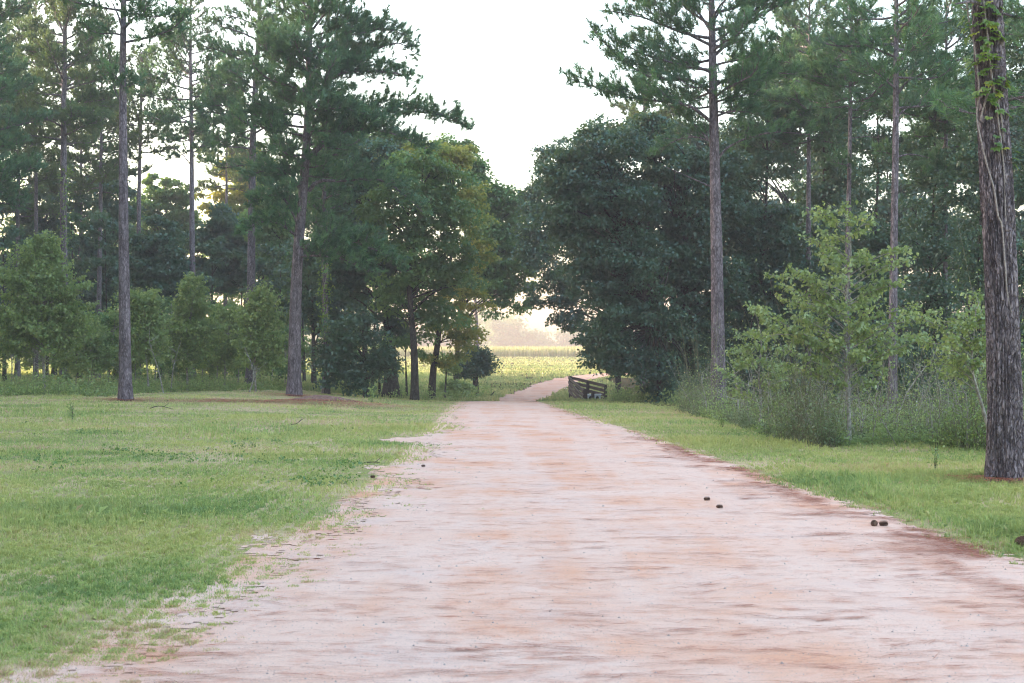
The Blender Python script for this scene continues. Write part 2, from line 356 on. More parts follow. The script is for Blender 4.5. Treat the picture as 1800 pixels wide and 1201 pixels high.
pxx = x / y * F + 900; wood = (x > 10.8) & (y > 30) | ((pxx > 1195) & (y > 2.5 + np.interp(pxx, [1195, 1270, 1330, 1390, 1480, 1600, 1730, 1800], [42, 36, 30, 25.5, 25, 25.5, 23.5, 22.5]) + 1.5 * fbm(x, y, 94)))
bare = np.exp(-((x + 8.0) / 3.8) ** 2 - ((y - 47.0) / 1.8) ** 2) * (fbm(x * .9, y * .5, 65) > .42)
keep = ((rf < 0) & (rng.uniform(0, 1, len(x)) < (.42 + .75 * sstep(.33, .54, dens)) * (.40 + .60 * edge) * np.where(x < 0, 1 - .45 * sstep(.52, .68, fbm(x * 1.1, y * .5, 78, 4)), 1)) & ~wood & (rng.uniform(0, 1, len(x)) > bare * .9)) | straggle
x, y, edge, dens = x[keep], y[keep], edge[keep], dens[keep]
tall = fbm(x * .5, y * .35, 71, 3)
k2 = rng.uniform(0, 1, len(x)) < .55                 # part of the blades gather in tufts
gi, gj = np.floor(x / .17 + .6 * vn(x * 2, y * 2, 2)).astype(int), np.floor(y / .19 + .6 * vn(x * 2, y * 2, 3)).astype(int)
cxg = (gi + hsh(gi, gj, 11)) * .17; cyg = (gj + hsh(gi, gj, 12)) * .19; bad = (np.abs(cxg - x) > .25) | (np.abs(cyg - y) > .28); k2 &= ~bad
x = np.where(k2, x + (cxg - x) * .5, x); y = np.where(k2, y + (cyg - y) * .5, y)
tuf = hsh(gi, gj, 9)
h = (.018 + .020 * edge + .05 * sstep(.48, .75, tall) * edge) * rng.uniform(.6, 1.35, len(x))
h *= np.where(k2, .8 + .7 * tuf, .85); h *= np.where(x > 0, 1.25, 1) * np.interp(y, [5, 30, 60], [1, 1.05, .9])
dry = .6 * fbm(x * .22, y * .55, 73, 3) + .4 * fbm(x * .9, y * 1.6, 74, 3)
tint = rng.uniform(.05, .68, len(x)) + 1.7 * (dry - .45) + .25 * (tuf - .5) + (rng.uniform(0, 1, len(x)) < .07 + .30 * sstep(.52, .7, dry)) * .45 + .3 * (1 - edge) * rng.uniform(0, 1, len(x))
blades('lawn_grass', x, y, h, np.maximum(.004, y * .00050) * rng.uniform(.7, 1.3, len(x)), M['grass'], tint, rng, .6)
# meadow beyond the dip
x, y = samp(150000, 64, 300, -100, 1900, .9)
k = (trackf(x, y) < 0) & ~((x > 7) & (y < 110)); x, y = x[k], y[k]
pat = fbm(x * .08, y * .22, 81, 3)
blades('meadow_grass', x, y, rng.uniform(.08, .24, len(x)) * np.interp(y, [66, 90, 300], [1.1, .8, .8]) * (.6 + pat), y * .0011, M['meadow'],
       rng.uniform(0, .6, len(x)) + .9 * (pat - .35), rng, .4)
# pale crop band in front of the far woods
n = 26000; x = rng.uniform(-70, 60, n); y = 262 + rng.uniform(0, 26, n)
blades('tall_crop', x, y, rng.uniform(1.2, 2.2, n), np.full(n, .22), M['crop'], rng.uniform(0, 1, n), rng, .2)
# fallen pine needles on the road, raked by rain into rough rows
def needles(name, cx, cy, ang, ln, wd, tint, zo=.016):
    n = len(cx); dx = np.cos(ang) * ln / 2; dy = np.sin(ang) * ln / 2
    p = np.stack([cx, cy], 1); e = np.stack([dx, dy], 1); s = np.stack([-np.sin(ang), np.cos(ang)], 1) * (wd / 2)[:, None]
    bow = s / np.linalg.norm(s, axis=1)[:, None] * (rng.uniform(-.05, .05, n) * ln)[:, None]
    q = np.stack([p - e - s, p - e + s, p + bow + s, p + e + s * .6, p + e - s * .6, p + bow - s], 1)
    Z = (roadz if zo < .02 else ground)(q[..., 0], q[..., 1]) + (.003 if zo < .02 else zo) + rng.uniform(.002, .012, n)[:, None]
    k = np.arange(n) * 6
    o = mesh(name, np.concatenate([q, Z[..., None]], -1), np.stack([k, k + 5, k + 4, k + 3, k + 2, k + 1], 1), M['straw'], tint=np.repeat(tint, 6))
    o['kind'] = 'stuff'; return o
CX, CY, CA = [], [], []
ns = 1300; sx, sy = samp(ns, 5.6, 50, 100, 1850, .8)
for a, b in zip(sx, sy):                   # each streak is a little drift
    if roadf(np.array(a), np.array(b)) < -.1: continue
    R_ = float(np.interp(b, *RE)); near = max(0, 1 - abs(a - (R_ - .15)) / .8)
    if rng.uniform() < .35 and not near: continue
    m = int(rng.integers(4, 13) * (1 + 4.5 * near)); L = rng.uniform(.08, .5) * (1 + .8 * near)
    t0 = rng.normal(0, .22); q = rng.normal(0, 1, m)
    CX += list(a + q * L * .5 * math.cos(t0)); CY += list(b + q * L * .5 * math.sin(t0) + rng.normal(0, .012 + .06 * near, m)); CA += list(rng.normal(t0, .22, m))
y = 1 / rng.uniform(1 / 50, 1 / 9, 15000); x = np.interp(y, *RE) + .15 - np.abs(rng.normal(0, .30, 15000)) * (.5 + 1.2 * fbm(y * .8, y * 0, 98)); kk = rng.uniform(0, 1, 15000) < .75 * sstep(.44, .62, fbm(x * 2.2, y * 1.3, 99))
CX += list(x[kk]); CY += list(y[kk]); CA += list(rng.normal(0, .4, kk.sum()))
x, y = samp(1500, 5.6, 40, 100, 1850, .8); CX += list(x); CY += list(y); CA += list(rng.normal(0, .38, len(x)))
CX, CY, CA = map(np.array, (CX, CY, CA)); k = (roadf(CX, CY) > -.35) & (CY < 60); CX, CY, CA = CX[k], CY[k], CA[k]
needles('fallen_pine_straw', CX, CY, CA, rng.uniform(.09, .2, len(CX)), np.maximum(.003, CY * .00033), rng.uniform(0, 1, len(CX)))
# dry needles and litter on the bare ground left of the road
n = 5000; x = rng.normal(-8.0, 2.6, n); y = rng.normal(47.3, 1.0, n)
needles('fallen_needle_litter', x, y, rng.uniform(0, 6.3, n), rng.uniform(.1, .25, n), np.full(n, .02), rng.uniform(0, 1, n), .03)
# shed needles ringed round each front pine's foot, added as its contact shadow
LX, LY = [], []
for tx, ty, tr in ((-13.04, 48, 1.6), (-8.43, 55, 1.7), (6.41, 44, 1.3), (6.24, 18, .75), (-12.3, 67, 1.5)):
    m_ = 900; a_ = rng.uniform(0, 6.28, m_); r_ = .2 + np.abs(rng.normal(0, tr * .55, m_)); LX.append(tx + np.cos(a_) * r_); LY.append(ty + np.sin(a_) * r_)
LX = np.concatenate(LX); LY = np.concatenate(LY)
needles('contact_shade_needles', LX, LY, rng.uniform(0, 6.3, len(LX)), rng.uniform(.1, .22, len(LX)), np.maximum(.004, LY * .00045), rng.uniform(0, .8, len(LX)), .05)
# gravel specks
def specks(name, x, y, r, mat, zo=.012):
    n = len(x); a = rng.uniform(0, 6.28, n)[:, None] + np.array([0, 1.57, 3.14, 4.71])[None]
    rr = r[:, None] * rng.uniform(.6, 1.2, (n, 4)); z = roadz(x, y) - .001
    ring = np.stack([x[:, None] + np.cos(a) * rr, y[:, None] + np.sin(a) * rr, np.repeat(z[:, None], 4, 1)], -1)
    top = np.stack([x, y, z + r * .9], 1)[:, None]
    V = np.concatenate([ring, top], 1); k = np.arange(n)[:, None] * 5
    T = np.concatenate([np.concatenate([k + i, k + (i + 1) % 4, k + 4], 1) for i in range(4)])
    o = mesh(name, V, T, mat, tint=np.repeat(rng.uniform(0, 1, n), 5)); o['kind'] = 'stuff'
x, y = samp(13000, 5.6, 40, 0, 1900, .9); k = roadf(x, y) > .05; x, y = x[k], y[k]
specks('gravel', x, y, rng.uniform(.002, .007, len(x)) * (1 + (rng.uniform(0, 1, len(x)) < .04) * 1.2) * np.interp(y, [5, 40], [.8, 1.8]), flatmat('gravel_stones', (.30, .24, .22), (.62, .52, .48), 3))

# ------------------------------------------------------------------ foliage generators
def needle_tufts(pos, dr, rng, n=18, L=.2, wd=.014):
    """pos (N,3) tuft centres, dr (N,3) twig directions -> verts, tris, tint"""
    Nn = len(pos); d = unit(dr)[:, None] + rng.normal(0, .52, (Nn, n, 3)); d = unit(d)
    st = pos[:, None] + unit(dr)[:, None] * rng.uniform(-.16, .05, (Nn, n, 1))
    ln = L * rng.uniform(.65, 1.15, (Nn, n, 1))
    s = unit(np.cross(d, rng.normal(0, 1, (Nn, n, 3)))) * wd / 2
    V = np.stack([st - s, st + s, st + d * ln], 2)
    t = np.clip(rng.uniform(0, .75, (Nn, 1)) + rng.uniform(0, .3, (Nn, n)), 0, 1)
    return V.reshape(-1, 3), np.arange(Nn * n * 3).reshape(-1, 3), np.repeat(t.ravel(), 3)
def leaves(pos, rng, size, tint, up=.9, asp=.34):
    n = len(pos)
    nm = unit(rng.normal(0, 1, (n, 3)) + np.array([0, 0, up])); d = unit(np.cross(nm, rng.normal(0, 1, (n, 3)))); s = np.cross(nm, d)
    L = (size * rng.uniform(.6, 1.25, n))[:, None]
    tip = pos + d * L - np.array([0, 0, .18]) * L
    V = np.stack([pos, pos + d * L * .45 + s * L * asp, tip, pos + d * L * .45 - s * L * asp], 1)
    k = np.arange(n)[:, None] * 4
    return V.reshape(-1, 3), k + np.arange(4)[None], np.repeat(np.clip(tint, 0, 1), 4)
def trunk_path(pts, d, top=None, n=26):
    """photo pixels -> points in the world at distance d; top adds height in metres above the frame"""
    q = [P(a, b, d) for a, b in pts]; q[0][2] = gz(q[0][0], q[0][1]) - .15
    if top:
        dv = (q[-1] - q[-2]); dv[1] = 0; q.append(q[-1] + dv / max(dv[2], 1e-3) * (top - q[-1][2]))
    return spline(q, n)
def at_z(path, z):
    return np.array([np.interp(z, path[:, 2], path[:, i]) for i in range(3)])
def trunk_radii(path, r0, r1, flare=1.35):
    t = np.linspace(0, 1, len(path)); r = r0 + (r1 - r0) * t
    z = path[:, 2] - path[0, 2]
    return r * (1 + (flare - 1) * np.exp(-z / .45))

def pine(pts, d, wpx, label, top=24, crown=(8, 24), Lmax=4.0, limbs=46, extra=(), seed=0, mat='pine', name='pine_tree',
         tuft=1.0, bare=(), group='pine trees along the drive', bark='bark', k=10, noff=.55):
    rng = np.random.default_rng(seed)
    path = trunk_path(pts, d, top); base = path[0].copy(); base[2] = gz(base[0], base[1])
    r0 = wpx / F * d / 2
    root = thing(name, label, 'pine tree', tuple(base), group)
    tb = MB(); tb.tube(path, trunk_radii(path, r0, r0 * .22), k); tb.build('trunk', M[bark], root, True, base)
    lb = MB(); TP, TD = [], []
    def limb(p, r, flag=1.0, dense=1.0):
        seg = np.linalg.norm(np.diff(p, axis=0), axis=1); Lt = seg.sum(); n = len(p)
        lb.tube(p, np.linspace(r, .012, n), 5)
        cs = np.concatenate([[0], np.cumsum(seg)]) / Lt
        m = max(3, int(Lt / .20 * flag * tuft * dense))
        for j, s in enumerate(np.linspace(.22, 1, m) + rng.normal(0, .02, m)):
            s = min(max(s, .15), 1); q = np.array([np.interp(s, cs, p[:, i]) for i in range(3)])
            dirv = unit(np.array([np.interp(min(s + .03, 1), cs, p[:, i]) for i in range(3)]) - np.array([np.interp(s - .06, cs, p[:, i]) for i in range(3)]))
            side = np.cross(dirv, [0, 0, 1.]) * (1 if j % 2 else -1)
            sb = unit(dirv * rng.uniform(.3, 1.0) + side * rng.uniform(.2, 1.0) + np.array([0, 0, rng.uniform(-.15, .7)]))
            ll = (.30 + 1.15 * (1 - s) * min(Lt / 3, 1.3)) * rng.uniform(.5, 1.3)
            e = q + sb * ll + np.array([0, 0, .12 * ll])
            lb.tube([q, (q + e) / 2 + rng.normal(0, .03, 3), e], [.014, .010, .006], 3)
            for c in range(1 + int(ll / .20)):
                f = 1 - c * .20 / ll
                if f < .1: break
                TP.append(q + (e - q) * f + rng.normal(0, .12, 3) * (c > 0)); TD.append(sb + np.array([0, 0, .5]) + rng.normal(0, .35, 3))
                if rng.uniform() < .7:
                    TP.append(TP[-1] + rng.normal(0, .14, 3) + np.array([0, 0, .05])); TD.append(sb + rng.normal(0, .6, 3) + np.array([0, 0, .4]))
    z0, z1 = crown; az = rng.uniform(0, 6.28)
    limbs = int(limbs * (1.0 if mat == 'pine_far' else 1.15))
    for i in range(limbs):
        t = (i + rng.uniform(0, .6)) / limbs; z = z0 + (z1 - z0) * t
        az += 2.4 + rng.normal(0, .5)
        L = Lmax * (.45 + .55 * math.sin(math.pi * min(t * 1.15 + .18, 1))) * rng.uniform(.55, 1.1)
        el = rad(-8 + 50 * t + rng.normal(0, 9)); s = at_z(path, z)
        h = np.array([math.cos(az), math.sin(az), 0]); up = np.array([0, 0, 1.])
        p = [s + (h * math.cos(el) * q + up * (math.sin(el) * q + .10 * q * q * (1 if t < .6 else .5))) * L for q in (0, .25, .5, .75)]
        p.append(p[-1] + (h * .8 + up * .35 + rng.normal(0, .15, 3)) * L * .25)
        p = [p[0]] + [a + rng.normal(0, .05 * L / 3, 3) for a in p[1:]]
        limb(spline(p, 8), .018 + .013 * L)
    for e in extra:                        # limbs the photo shows plainly: list of (px, py, depth offset), thickness
        pp, th, dn = (list(e) + [1.0])[:3]
        q = [P(a, b, d + c) for a, b, c in pp]
        limb(spline(q, 9), th, 1.25, dn)
    for pp, th in bare: lb.tube(spline([P(a, b, d + c) for a, b, c in pp], 8), np.linspace(th, .008, 8), 5)
    lb.build('branches', M[bark], root, True, base)
    V, Tt, tn = needle_tufts(np.array(TP), np.array(TD), rng, n=26 if d < 75 else 20, L=.25, wd=max(.014, d * .00052))
    mesh('crown', V - base, Tt, M[mat], root, tn)
    return root

def lobes_fill(lobes, d, rng, dens, cr=.55):
    out = []
    for lb_ in lobes:
        px, py, rx, ry = lb_[:4]; off = lb_[4] if len(lb_) > 4 else 0; dn = lb_[5] if len(lb_) > 5 else 1
        c = P(px, py, d + off); a = rx / F * (d + off); b = ry / F * (d + off); e = min(max(.75 * (a + b) / 2, .5), 3.2)
        area = 4 * math.pi * ((a * b) ** 1.6 / 3 + (a * e) ** 1.6 / 3 + (b * e) ** 1.6 / 3) ** (1 / 1.6)
        n = max(4, int(area / (math.pi * cr * cr) * dens * dn * 1.5))
        u = unit(rng.normal(0, 1, (n, 3))); r = rng.uniform(0, 1, (n, 1)) ** .38 * rng.uniform(.80, 1.22, (n, 1))
        out.append(c + u * r * np.array([a, e, b]))
    return np.concatenate(out)
def broadleaf(pts, d, wpx, lobes, label, mat='oak', dens=1.0, leaf=None, name='broadleaf_tree', cat='tree', cr=.55, per=150, seed=0,
              group='broadleaf trees', bark='bark_dark', flare=1.3, twig=.35, flat=.45, top=None, up=.9):
    rng = np.random.default_rng(seed + 100)
    leaf = leaf or max(.075, d * .0026)
    path = trunk_path(pts, d, top, 16); base = path[0].copy(); base[2] = gz(base[0], base[1])
    r0 = wpx / F * d / 2; root = thing(name, label, cat, tuple(base), group)
    mb = MB(); mb.tube(path, trunk_radii(path, r0, r0 * .3, flare), 9); mb.build('trunk', M[bark], root, True, base)
    cl = lobes_fill(lobes, d, rng, dens, cr)
    bb = MB(); nb = 0
    for c in cl:
        if rng.uniform() > twig and nb > 5: continue
        dx = math.hypot(c[0] - path[-1, 0], c[1] - path[-1, 1])
        z = min(max(c[2] - dx * rng.uniform(.4, 1.1), path[0, 2] + (path[-1, 2] - path[0, 2]) * .35), path[-1, 2]); s = at_z(path, z)
        L = np.linalg.norm(c - s); m1 = s + (c - s) * .5 + np.array([0, 0, .12 * L]) + rng.normal(0, .06 * L, 3)
        r = min(.012 + .011 * L, r0 * .6) * (.45 if name == 'sapling' else 1); bb.tube(spline([s, m1, c], 6), np.linspace(r, .008, 6), 4); nb += 1
    if nb: bb.build('branches', M[bark], root, True, base)
    n = len(cl); m = (per * rng.uniform(.5, 1.5, n)).astype(int)
    idx = np.repeat(np.arange(n), m); T = len(idx)
    sp = unit(rng.normal(0, 1, (T, 3))) * (rng.uniform(0, 1, (T, 1)) ** .5) * cr * np.array([1.25, 1.25, flat]) * rng.uniform(.6, 1.25, n)[idx][:, None]
    sp[:, 2] -= .25 * (sp[:, 0] ** 2 + sp[:, 1] ** 2) / cr       # sprays droop at their rims
    pos = cl[idx] + sp
    ct = rng.uniform(0, .55, n)[idx]
    V, Fq, tn = leaves(pos, rng, leaf, ct + rng.uniform(0, .45, T), up)
    mesh('crown', V - base, Fq, M[mat], root, tn)
    return root
def copy_tree(o, loc, rz=0, sc=1.0, label=None):
    c = o.copy(); C.objects.link(c); c.location = loc; c.rotation_euler = (0, 0, rz); c.scale = (sc, sc, sc)
    if label: c['label'] = label
    for ch in list(o.children):
        q = ch.copy(); C.objects.link(q); q.parent = c
    return c
# ------------------------------------------------------------------ pines on the left
pine([(221, 703), (219, 560), (217, 420), (216, 280), (215, 140), (216, 0), (217, -120)], 48, 23,
     'tall straight pine with bare flaking trunk standing alone before the left woods', 25, (11.9, 24), 3.4, 34,
     extra=[([(214, 143, 0), (206, 138, -.3), (200, 132, -.5)], .03, 1.4), ([(218, 160, 0), (226, 152, -.3), (232, 148, -.5)], .03, 1.6),
            ([(214, 190, 0), (196, 140, .2), (190, 95, .3)], .02, .5)],
     bare=[([(217, 60, 0), (206, 25, -.4), (192, -4, -.6)], .06), ([(217, 72, 0), (210, 38, -.2), (198, 5, .3)], .04)], seed=1, noff=0)
pine([(517, 692), (519, 560), (523, 455), (533, 330), (540, 220), (543, 100), (546, -40)], 55, 24,
     'big pine with the widest dense crown, its limbs reaching right over the leafy trees', 20, (8.3, 19.5), 3.1, 60,
     extra=[([(543, 335, 0), (560, 318, -.3), (600, 318, -.6), (660, 314, -.8), (702, 335, -1), (742, 372, -1)], .09, .8),
            ([(537, 285, 0), (575, 247, -.4), (610, 230, -.6), (655, 228, -.8), (700, 238, -1), (748, 262, -1)], .10, 1.4),
            ([(537, 280, 0), (580, 240, .5), (650, 205, .8), (720, 195, 1), (790, 205, 1), (820, 225, 1)], .09, 1.5),
            ([(541, 185, 0), (570, 150, -.2), (605, 126, -.4), (660, 125, -.5), (705, 130, -.5), (728, 145, -.5)], .08, 1.2),
            ([(541, 190, 0), (590, 130, .6), (650, 90, .8), (700, 75, .8), (725, 90, .9)], .07, 1.2),
            ([(543, 110, 0), (570, 62, 0), (620, 52, -.3), (680, 50, -.5), (712, 62, -.5)], .07, 1.2),
            ([(543, 60, 0), (575, 20, 0), (615, 0, .3), (640, -20, .3)], .06, 1.2),
            ([(526, 440, 0), (560, 425, -.6), (610, 425, -1), (660, 440, -1.2), (700, 468, -1.2)], .06, 1.6),
            ([(526, 450, 0), (560, 450, -1), (600, 455, -1.4), (650, 478, -1.4)], .05, 1.3),
            ([(530, 340, 0), (495, 268, -.5), (478, 225, -.8), (468, 185, -.8)], .07, 1.0),
            ([(533, 330, 0), (500, 310, -.8), (465, 300, -1), (440, 310, -1)], .05, 1.3),
            ([(526, 420, 0), (495, 395, -.8), (460, 390, -1.2), (430, 408, -1.2)], .06, 1.6),
            ([(525, 400, 0), (500, 350, -.8), (470, 345, -1.2), (440, 360, -1.2)], .05, 1.6),
            ([(538, 260, 0), (560, 200, -1.2), (600, 190, -1.5), (640, 200, -1.6)], .05, 1.5),
            ([(545, 130, 0), (500, 90, -.8), (460, 80, -1)], .05, 1.2)], seed=2, tuft=1.1)
pine([(440, 680), (441, 560), (442, 400), (444, 250), (450, 120), (455, 50), (457, -60)], 67, 17,
     'slim pine left of the widest crowned pine, its trunk leaning slightly right near the top', 24, (10.5, 22), 3.2, 46,
     extra=[([(446, 210, 0), (410, 190, -.5), (375, 185, -.8), (355, 200, -.8)], .05, 1.2), ([(448, 175, 0), (410, 150, .4), (370, 150, .5)], .05, .9),
            ([(450, 130, 0), (480, 110, 0), (500, 70, 0)], .05, .6), ([(452, 120, 0), (430, 90, 0), (400, 88, 0)], .04, .7)], seed=3, tuft=.8)
pine([(338, 668), (338, 500), (337, 380), (336, 240), (334, 120), (334, 40)], 84, 12,
     'pine with an open pointed crown and bare upswept side limbs', 24, (13.5, 24), 3.7, 46,
     bare=[([(337, 240, 0), (355, 222, 0), (385, 205, 0), (400, 200, 0)], .05), ([(337, 270, 0), (360, 256, 0), (395, 256, 0)], .05), ([(335, 215, 0), (310, 205, 0), (282, 198, 0)], .05),
           ([(335, 290, 0), (310, 262, 0), (280, 264, 0)], .04)],
     extra=[([(334, 190, 0), (350, 165, 0), (390, 140, 0), (420, 130, 0)], .05), ([(333, 130, 0), (300, 90, 0), (268, 45, 0)], .05, .8)], seed=4, tuft=.9)
pine([(113, 670), (112, 520), (111, 380), (111, 240), (112, 120), (113, 0), (113, -60)], 78, 16,
     'thick pine in the left woods with a dark burnt looking trunk base', 25, (13, 24.5), 4.0, 56,
     extra=[([(113, 120, 0), (140, 95, 0), (170, 60, 0), (195, 40, 0)], .07, .9), ([(115, 195, 0), (150, 172, 0), (190, 168, 0)], .06),
            ([(111, 60, 0), (95, 20, 0), (80, -20, 0)], .06, .6), ([(113, 50, 0), (125, 20, 0), (140, -10, 0)], .06, .6)], seed=5, mat='pine_far')
pine([(243, 664), (243, 500), (244, 330), (247, 200), (248, 100)], 90, 10,
     'thin pine just right of the lone front pine, with yellowed inner needles', 20.5, (14, 20.3), 3.0, 34, seed=6, mat='pine_far')
pine([(173, 660), (174, 520), (176, 380), (177, 260), (178, 150)], 93, 10,
     'thin pine close behind the left edge of the lone front pine', 24, (12, 23), 3.4, 44, seed=7, mat='pine_far')
pine([(63, 660), (63, 500), (63, 350), (62, 240), (62, 120)], 93, 9,
     'second thin pine from the left edge, straight and bare above the leafy thicket', 26, (14, 25), 3.6, 46, seed=8, mat='pine_far')
pine([(31, 655), (30, 520), (31, 380), (32, 250), (32, 120)], 98, 10,
     'thin pine nearest the left edge with ragged gaps in its crown', 26, (11, 25), 3.8, 50, seed=9, mat='pine_far')
pine([(573, 685), (573, 600), (571, 500), (570, 400), (570, 330), (571, 270)], 61, 13,
     'small pine wrapped in climbing leaves right of the widest crowned pine', 11.5, (6.4, 11), 1.9, 22, seed=10)
pine([(-30, 670), (-31, 400), (-31, 100)], 72, 16, 'pine half out of frame behind the left edge, dark crown', 26, (9, 24), 4.2, 50, seed=11)
pine([(-10, 660), (-12, 400), (-14, 200)], 85, 12, 'pine beyond the left edge leaning slightly away', 27, (12, 26), 4, 44, seed=12, mat='pine_far')
pine([(140, 655), (141, 450), (142, 250)], 105, 9, 'distant thin pine between two thicker trunks in the left woods', 24, (11, 23), 3.6, 40, seed=13, mat='pine_far')
pine([(395, 655), (396, 500), (398, 300)], 108, 9, 'distant pine showing between the open crowned pine and the leaning slim pine', 25, (14, 24), 3.4, 38, seed=14, mat='pine_far')
# hazy pine out on the field edge
pine([(838, 640), (838, 590), (836, 540), (834, 500)], 150, 9, 'hazy pale pine standing alone beyond the small dark tree', 12.5, (5.5, 12), 3.0, 26, seed=15, mat='pine_far', tuft=.6, group='field edge trees')

# ------------------------------------------------------------------ pines on the right
pine([(1264, 718), (1262, 600), (1260, 450), (1257, 300), (1254, 150), (1252, 40), (1251, -60)], 44, 27,
     'tall pine at the front right with long limbs reaching left over the road', 18, (9.0, 17), 2.9, 34,
     extra=[([(1256, 218, 0), (1222, 191, -.3), (1200, 182, -.4), (1140, 175, -.6), (1085, 167, -.7), (1040, 150, -.8), (1002, 138, -.8)], .06, 1.1),
            ([(1255, 168, 0), (1230, 147, -.2), (1205, 138, -.2), (1140, 135, -.3), (1090, 100, -.4), (1045, 55, -.4)], .06, 1.1),
            ([(1254, 128, 0), (1205, 108, .4), (1165, 90, .6), (1115, 70, .8)], .05, 1.2),
            ([(1253, 80, 0), (1205, 55, -.2), (1170, 22, -.4), (1130, -10, -.6)], .055, .9),
            ([(1253, 60, 0), (1220, 10, .4), (1180, -20, .6), (1120, 0, .8)], .05, .9),
            ([(1255, 98, 0), (1290, 65, 0), (1325, 22, 0), (1352, -15, 0)], .06, .6), ([(1255, 75, 0), (1290, 50, .4), (1330, 20, .6), (1380, 5, .8)], .045, .6),
            ([(1256, 180, 0), (1290, 170, -.7), (1330, 165, -1)], .045, 1.4), ([(1257, 205, 0), (1290, 195, -.5), (1330, 200, -.6)], .045, 1.4),
            ([(1256, 150, 0), (1300, 130, .3), (1360, 128, .5), (1400, 130, .5)], .05, 1.1),
            ([(1259, 285, 0), (1278, 260, 0), (1320, 240, .2), (1370, 232, .3), (1425, 237, .4)], .05, .5),
            ([(1256, 250, 0), (1220, 240, .3), (1185, 248, .4), (1160, 268, .5)], .035, .8), ([(1257, 260, 0), (1225, 222, .2), (1195, 200, .3)], .03, 1)],
     bare=[([(1259, 332, 0), (1225, 317, 0), (1165, 291, 0)], .03), ([(1253, 40, 0), (1270, 10, 0), (1280, -20, 0)], .04)], seed=21, tuft=1.0)
pine([(1569, 705), (1570, 560), (1572, 420), (1575, 250), (1576, 120), (1577, 0), (1577, -80)], 41, 17,
     'slender pine between the bushy sapling and the nearest trunk', 17, (9.2, 16.5), 2.4, 26,
     extra=[([(1576, 168, 0), (1600, 140, 0), (1650, 118, 0)], .045, .7), ([(1576, 208, 0), (1595, 190, 0), (1620, 187, 0)], .03, .4),
            ([(1577, 32, 0), (1600, 12, 0), (1620, -10, 0)], .05, .5), ([(1577, 40, 0), (1600, 30, .2), (1640, 20, .3)], .04, 1),
            ([(1576, 100, 0), (1540, 85, 0), (1500, 70, .3)], .04, 1.2), ([(1576, 125, 0), (1620, 110, .8), (1690, 105, 1)], .04, 1.3),
            ([(1576, 190, 0), (1640, 185, .6), (1700, 190, .8), (1720, 205, .8)], .04, 1.3)],
     bare=[([(1572, 278, 0), (1600, 271, 0), (1634, 277, 0)], .035)], seed=22, tuft=.9)
pine([(1489, 715), (1490, 560), (1491, 420), (1494, 280), (1496, 150), (1497, 70)], 47, 12,
     'thin pine rising behind the bushy sapling, ending in a sparse crown', 13.5, (9.6, 13.2), 2.1, 26,
     extra=[([(1494, 292, 0), (1480, 288, -.3), (1470, 285, -.5)], .03, 1.3), ([(1495, 140, 0), (1455, 130, 0), (1420, 125, .3)], .04, 1.3)],
     bare=[([(1494, 243, 0), (1525, 240, 0), (1556, 243, 0)], .025), ([(1495, 142, 0), (1480, 137, 0), (1470, 135, 0)], .03)], seed=23)
big = pine([(1767, 843), (1766, 700), (1762, 560), (1757, 420), (1750, 280), (1743, 140), (1736, 0), (1728, -120)], 18, 58,
     'nearest pine at the right edge, thick flaking trunk with leafy vines climbing it', 17, (9.0, 16), 2.4, 22, seed=24, k=12,
     bare=[([(1737, 12, 0), (1712, 2, -.3), (1680, 6, -.5)], .035)], bark='bark_big')
pine([(1420, 700), (1421, 500), (1422, 300), (1423, 160)], 60, 12, 'pine behind the dark right hand trees, only its crown showing', 18, (10.5, 17.5), 3.2, 40, seed=25,
     extra=[([(1422, 200, 0), (1380, 180, -1), (1340, 175, -2)], .05, 1.2), ([(1422, 250, 0), (1440, 235, -1), (1470, 230, -2)], .05, 1.2)])
pine([(1660, 710), (1662, 500), (1664, 200)], 50, 12, 'pine behind the slender pine, its crown drooping beside the nearest trunk', 16, (7.6, 15.5), 2.6, 38, seed=26,
     extra=[([(1662, 320, 0), (1640, 290, -1), (1620, 300, -1.5)], .04, 1.3), ([(1662, 200, 0), (1690, 195, -1), (1715, 205, -1)], .04, 1.2)])
pine([(1860, 740), (1858, 400), (1856, 100)], 30, 20, 'pine just outside the right edge whose limbs hang behind the nearest trunk', 16, (6.5, 15), 3.2, 30, seed=27)
pine([(1130, 690), (1131, 500), (1132, 300)], 80, 12, 'pine rising behind the road side of the dark right hand trees', 17.5, (12.5, 17.3), 2.6, 26, seed=28, mat='pine_far')

